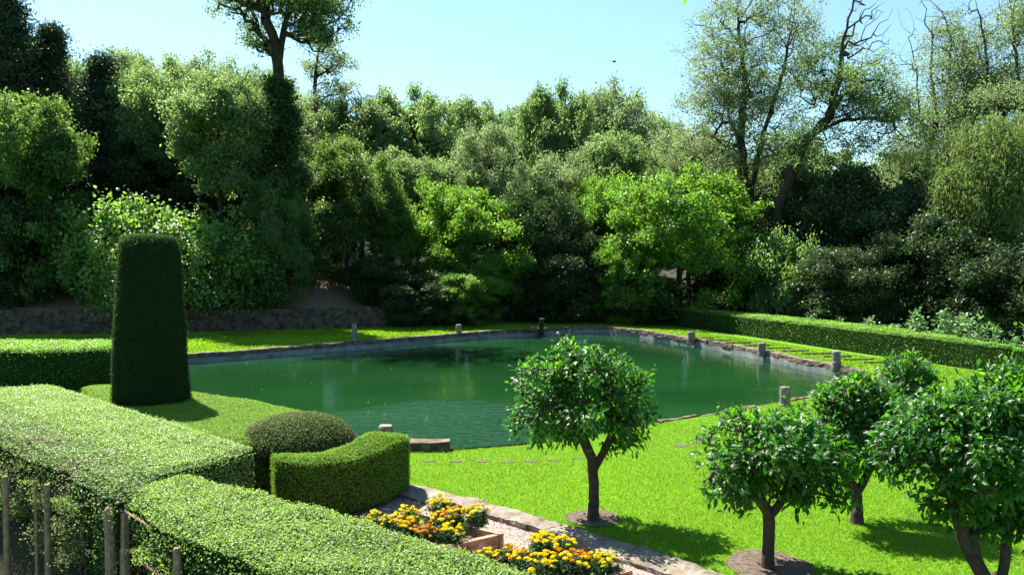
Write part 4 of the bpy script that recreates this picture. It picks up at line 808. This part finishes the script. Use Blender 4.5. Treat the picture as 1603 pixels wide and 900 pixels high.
# ------------------------------------------------------------------ pond edge
def kerb(name, idx, label, wdt=.34, z1=.05):
    e = empty(name, (*PN[idx[0]], 0), label, 'kerb'); o0 = np.array(e.location); mt_ = MB(); ms = MB()
    for i in idx:
        a_, b_ = PN[i], PN[(i+1) % n]; d = unit(b_-a_); L_ = np.linalg.norm(b_-a_); nn = np.array((-d[1], d[0])); sgn = 1 if not inside(POOL, np.array([(a_+b_)/2+nn*.2]))[0] else -1
        s_ = 0
        while s_ < L_-.02:
            l_ = min(rng.uniform(.8, 1.4), L_-s_); off = rng.uniform(-.03, .02)
            strip_block(mt_, a_+d*(s_+.008)-nn*sgn*(.05+off), a_+d*(s_+l_-.008)-nn*sgn*(.05+off), wdt, -.12, z1+rng.uniform(-.015, .02), 0, 0, seg=.16, jit=.018, side=sgn, sub=3); s_ += l_
        strip_block(ms, a_-nn*sgn*.025, b_-nn*sgn*.025, .25, -1.0, -.115, 0, 0, seg=.5, jit=.006, side=sgn, sub=3)
    o = mt_.obj('coping', [M['kerbtop']], e); o.location = tuple(-o0); o = ms.obj('side_wall', [M['concrete']], e); o.location = tuple(-o0); return e
kerb('pond_kerb', [0, 1, 2], 'pale stone pond edge below the shaded lawn strip')
kerb('pond_kerb', [3, 4, 5], 'stone pond edge at the far end in tree shade')
kerb('pond_kerb', [6, 7, 8, 9], 'long stone pond edge lined with four granite posts')
kerb('pond_kerb', [10, 11, 12, 13], 'thin stone pond edge where the near lawn meets the water', .13, .012)
GPST = 'granite posts round the pond'
for i, (px, top, base, wpx, lb, lean) in enumerate([(1082, 519, 531, 12, 'short squat granite post furthest along the hedge side', 0), (1192, 536, 551, 12, 'granite post second along the hedge side, square and pitted', .02), (1309, 547, 574, 12, 'tall granite post with a collar on the hedge side', -.02),
        (1450, 563, 592, 13, 'pale granite post standing among the orange tree tops', .02), (1229, 604, 633, 16, 'round granite post at the pond edge behind the forked orange tree', 0), (604, 664, 694, 22, 'reddish round granite post just behind the block hedge', 0),
        (555, 506, 532, 8, 'slim granite post on the sunlit patch under the rubble wall', 0), (718, 507, 522, 9, 'shaded granite post at the far pond end', 0)]):
    q_ = P(px, base, .02); d = q_[1]; h_ = (base-top)/FPX*d; r_ = wpx/2/FPX*d; mb = MB()
    pr = [(r_*1.04, -.15), (r_*1.05, .02)]+[(r_*(1.03-.04*k/5), h_*k/6) for k in range(1, 6)]+[(r_*.98, h_-.03), (r_*.88, h_), (r_*.5, h_+.005), (.003, h_+.006)]
    if i == 2: pr = [(r_*1.2, -.1), (r_*1.2, h_*.35), (r_*1.05, h_*.4), (r_, h_*.8), (r_*1.1, h_*.85), (r_*1.05, h_-.02), (r_*.85, h_), (.003, h_)]
    lathe(mb, pr, 16, jit=.018, seed=i); o = mb.obj('granite_post', [M['stone']], loc=(q_[0], q_[1], H(q_[0], q_[1]))); o.rotation_euler = (lean, lean*1.5, i); tag(o, lb, 'post', GPST)
mb = MB(); a_, b_ = P(640, 706)[:2], P(703, 706)[:2]; strip_block(mb, a_, b_, .34, -.2, .17, 0, 0, .07, .012, 1, 4); tag(mb.obj('stone_block', [M['kerbtop']]), 'long rough stone block lying at the water edge by the block hedge', 'stone')
# inlet boulder and small sluice post at the far end
mb = MB(); q_ = P(834, 519, 0); V, F = lathe_VF([(.3, -.1), (.42, .05), (.36, .16), (.2, .26), (.01, .28)], 16, (0, 0, 0)); V *= .8; V += np.stack([fbm(V, 2, 1), fbm(V, 2, 3), fbm(V, 2, 6)], -1)*.12; mb.add(V, [F], smooth=True)
tag(mb.obj('boulder', [M['rubble']], loc=(q_[0], q_[1]+.5, 0)), 'rounded boulder on the far pond edge', 'boulder')
mb = MB(); lathe(mb, [(.13, -.3), (.13, .5), (.15, .55), (.05, .6)], 10, jit=.01); tag(mb.obj('wooden_post', [M['bark']], loc=(P(848, 517)[0], P(848, 517)[1]+.3, 0)), 'dark short stump post beside the rounded boulder', 'post')
# rustic fence at the far end
fr = empty('rustic_fence', (*P(835, 505)[:2], 0), 'rustic two-rail wooden fence in the shade behind the pond', 'fence'); f0 = np.array(fr.location)
fp = [P(a_, b_)[:2] for a_, b_ in ((685, 512), (738, 508), (801, 506), (874, 501), (930, 500))]
for q_ in fp:
    mb = MB(); lathe(mb, [(.06, -.1), (.055, 1.2), (.03, 1.24)], 8, jit=.005); mb.obj('post', [M['bark']], fr, (q_[0]-f0[0], q_[1]-f0[1], H(*q_)))
for a_, b_ in zip(fp[:-1], fp[1:]):
    for z_ in (.55, 1.0):
        mb = MB(); tubes(mb, np.array([(*(a_-f0[:2]), z_+H(*a_)), (*((a_+b_)/2-f0[:2]), z_+H(*((a_+b_)/2))-.03), (*(b_-f0[:2]), z_+H(*b_))]), np.array([-1, 0, 1]), np.full(3, .035), 6); mb.obj('rail', [M['bark']], fr)
# rubble retaining wall
rw = empty('rubble_wall', (-20, float(wall_y(-20)), 0), 'long low dry-stone retaining wall under the bare slope', 'wall'); r0_ = np.array(rw.location); mb = MB()
xs = np.arange(-46, 0, .08); V = []; rows = 13
vor = rng.random((900, 2))*np.array((46, 1.3)); vor[:, 0] -= 46; vh = rng.uniform(-.05, .07, 900)
for x in xs:
    h_ = float(step_h(x))
    for j in range(rows):
        zz_ = h_*min(j, rows-2)/(rows-2)*1.02; dd = (vor-np.array((x, zz_)))*np.array((1, 1.4)); ds = np.sort((dd**2).sum(1)); nr_ = int(np.argmin((dd**2).sum(1))); e_ = math.sqrt(ds[1])-math.sqrt(ds[0])
        off = vh[nr_]+.09*min(1, e_/.08); V.append((x, float(wall_y(x))+(-off if j < rows-1 else .5), zz_+.02*math.sin(x*3.1)*(j >= rows-2)+(.03 if j >= rows-2 else 0)))
V = np.array(V); V[:, 2] -= (V[:, 2] < .01)*.1; F = [[i*rows+j, (i+1)*rows+j, (i+1)*rows+j+1, i*rows+j+1] for i in range(len(xs)-1) for j in range(rows-1)]
mb.add(V-r0_, [np.array(F)]); mb.obj('stonework', [M['rubble']], rw)
# stepping stones, and dark strips that stand for gap shadows
def steps(pts_, label, grp, sx, sy, ax, up=.012):
    for i, (px, py) in enumerate(pts_):
        q_ = P(px, py); k = 10; a_ = np.linspace(0, 6.283, k, endpoint=False)+.3; r_ = 1/np.maximum(np.abs(np.cos(a_)), np.abs(np.sin(a_)))*rng.uniform(.85, 1, k); d = unit(np.array(ax)); nn = np.array((-d[1], d[0])); zb = H(q_[0], q_[1])
        pl = np.array([q_[:2]+d*sx*math.cos(t_)*rr+nn*sy*math.sin(t_)*rr for t_, rr in zip(a_, r_)]); mb_ = MB(); top_ = np.column_stack([pl, np.full(k, zb+up)]); bot = np.column_stack([pl, np.full(k, zb-.05)]); kk = np.arange(k)
        mb_.add(np.concatenate([top_, bot])-(*q_[:2], 0), [np.stack([kk+k, (kk+1) % k+k, (kk+1) % k, kk], -1)]); mb_.F.append((kk[None], 0, np.array([.5]), False)); tag(mb_.obj('stone_or_gap_shadow', [M['slab']], loc=(q_[0], q_[1], 0)), label, 'stepping stone', grp)
    return pts_
S1 = steps([(672, 720), (713, 721), (755, 721), (796, 722), (829, 721), (868, 719), (905, 716)], 'flat stone sunk in the lawn in the row by the near pond edge', 'stepping stones along the near pond edge', .13, .07, (1, .05))
S2 = steps([(1067, 697), (1097, 692)], 'pale flat stone in the lawn between the two front orange trees', 'pale stepping stones', .17, .12, (1, .3))
S3 = steps([(1098+28*i+i*i*.35, 531+3.4*i+i*i*.09) for i in range(11)], 'narrow dark strip standing for a gap shadow in the lawn beside the long hedge', 'gap shadow strips beside the long hedge', .6, .06, (1, .1), .07)  # raised dark strips drawn in place of the shadow lines between slabs

# ------------------------------------------------------------------ grass blades
lawn = [tuple(q_) for q_ in PN[10:20]]+[tuple(P(560, 735)[:2])]+[tuple(q_+np.array((.01, .02))) for q_ in wl[1:]]+[(7.5, 6.2), (15, 12), (17.5, 20), (13.6, 23)]
SS = [P(a_, b_)[:2] for a_, b_ in S1+S2+S3]
def blades(n_, box_, poly, hgt, wid, near=None):
    q_ = np.column_stack([rng.uniform(box_[0], box_[1], n_), rng.uniform(box_[2], box_[3], n_)])
    if near: q_ = q_[rng.random(n_) < np.clip((near/q_[:, 1])**1.5, 0, 1)]
    q_ = q_[inside(poly, q_)]
    for sx, sy, sr in SOILR: q_ = q_[np.hypot(q_[:, 0]-sx, q_[:, 1]-sy) > sr*rng.uniform(.9, 1.02, len(q_))]
    for s_ in SS[:9]: q_ = q_[np.hypot((q_[:, 0]-s_[0]), (q_[:, 1]-s_[1])*1.3) > rng.uniform(.02, .16, len(q_))]
    n_ = len(q_); z_ = height(q_[:, 0], q_[:, 1]); pn = fbm(np.column_stack([q_, q_[:, 0]*0]), .55, 4)*.9+.5
    h_ = hgt*rng.uniform(.5, 1.2, n_)*(.8+.4*pn); a_ = rng.uniform(0, 6.283, n_); ww = wid*(1+np.clip(q_[:, 1]-10, 0, 30)*.07); b_ = np.column_stack([q_, z_-.005]); s_ = np.column_stack([np.cos(a_), np.sin(a_), a_*0])*ww[:, None]*.5
    ln = np.column_stack([rng.normal(0, .45, (n_, 2)), np.ones(n_)]); V = np.stack([b_-s_, b_+s_, b_+ln*h_[:, None]], 1).reshape(-1, 3); return V, np.arange(n_*3).reshape(-1, 3), np.clip(rng.random(n_)*.5+pn*.5, 0, 1)
mb = MB()
V, F, r_ = blades(900000, (-3, 13, 8, 24), lawn, .042, .010, 10.5); mb.add(V, [F], 0, r_)
strip = [tuple(q_) for q_ in PN[6:11]]+[(14, 20), (20, 14.5), tuple(P(1300, 550)[:2]), tuple(P(1110, 522)[:2]), tuple(P(960, 507)[:2])]
sn = [PN[i]+np.array((.35, 0)) for i in range(6, 11)]; strip[:5] = [tuple(q_) for q_ in sn]
V, F, r_ = blades(160000, (4, 20, 14, 46), strip, .06, .02); mb.add(V, [F], 0, r_)
ls = [tuple(PN[0]+(0, .4)), tuple(PN[1]+(0, .4)), tuple(PN[2]+(0, .4)), tuple(PN[3]+(0, .4)), tuple(PN[5]+(0, .4)), (0, 46), (-7, 43.3), (-16, 40), (-24, 38.8), (-26, 30)]
V, F, r_ = blades(120000, (-26, 3, 28, 46), ls, .07, .022); mb.add(V, [F], 0, r_)
tag(mb.obj('grass', [M['grass']]), 'short bright green lawn grass', 'grass', kind='stuff')
# floating leaf specks
n_ = 150; q_ = np.column_stack([rng.uniform(-12, 10, n_), rng.uniform(17, 43, n_)]); q_ = q_[inside(POOL, q_)]; n_ = len(q_); mb = MB(); leaf_quads(mb, np.column_stack([q_, np.full(n_, WZ+.012)]), unit(rand_dir(n_)*.15+(0, 0, 1)), rng.uniform(.02, .06, n_), .6); tag(mb.obj('leaves', [M['lv_oak']]), 'tiny fallen leaves floating on the pond', 'leaves', kind='stuff')
# bird and the twig tip overhead
def bird():
    d = 60; mb = MB(); V, F = lathe_VF([(.001, -.16), (.045, -.09), (.06, 0), (.045, .09), (.028, .14), (.001, .19)], 10, (0, 0, 0)); V = V[:, [2, 0, 1]]; mb.add(V, [F], smooth=True)
    e = empty('flying_bird', (X(960, d), d, Zat(100, d)), 'tiny dark bird flying high over the wood', 'bird', rz=.5); mb.obj('body', [M['bark']], e)
    for s_ in (-1, 1):
        mw2 = MB(); mw2.add([(.05, 0, .02), (-.05, 0, .02), (.04, s_*.14, .07), (-.06, s_*.13, .07), (-.03, s_*.30, .03), (.05, 0, .03), (-.05, 0, .03), (.04, s_*.14, .08), (-.06, s_*.13, .08), (-.03, s_*.30, .035)], [np.array([[0, 1, 3, 2], [5, 7, 8, 6]]), ]); mw2.F.append((np.array([[2, 3, 4], [7, 9, 8]])+0, 0, np.full(2, .5), False)); mw2.obj('wing', [M['bark']], e)
bird()
q_ = np.array((X(1071, 4), 4, Zat(14, 4))); e = empty('leafy_twig', tuple(q_+(0, 0, .16)), 'yellow-green leaf tip hanging into the sky from an overhead twig', 'twig'); mb = MB(); tubes(mb, np.array([(.22, .1, .12), (.08, .03, .03), (.005, 0, -.10)]), np.array([-1, 0, 1]), np.array([.004, .003, .002]), 6); mb.obj('stem', [M['twigs']], e)
mb = MB(); leaf_big(mb, np.array([[.004, 0, -.10], [.08, .03, .03], [.15, .06, .08]]), np.array([[-.25, .1, -1], [-.5, .3, .6], [.6, .2, .7]]), np.array([[.5, -1, .1], [.1, -1, .3], [0, -1, .2]]), np.array([.062, .07, .07]), .42, 0, .1); mb.obj('leaf', [M['lv_shoot']], e)
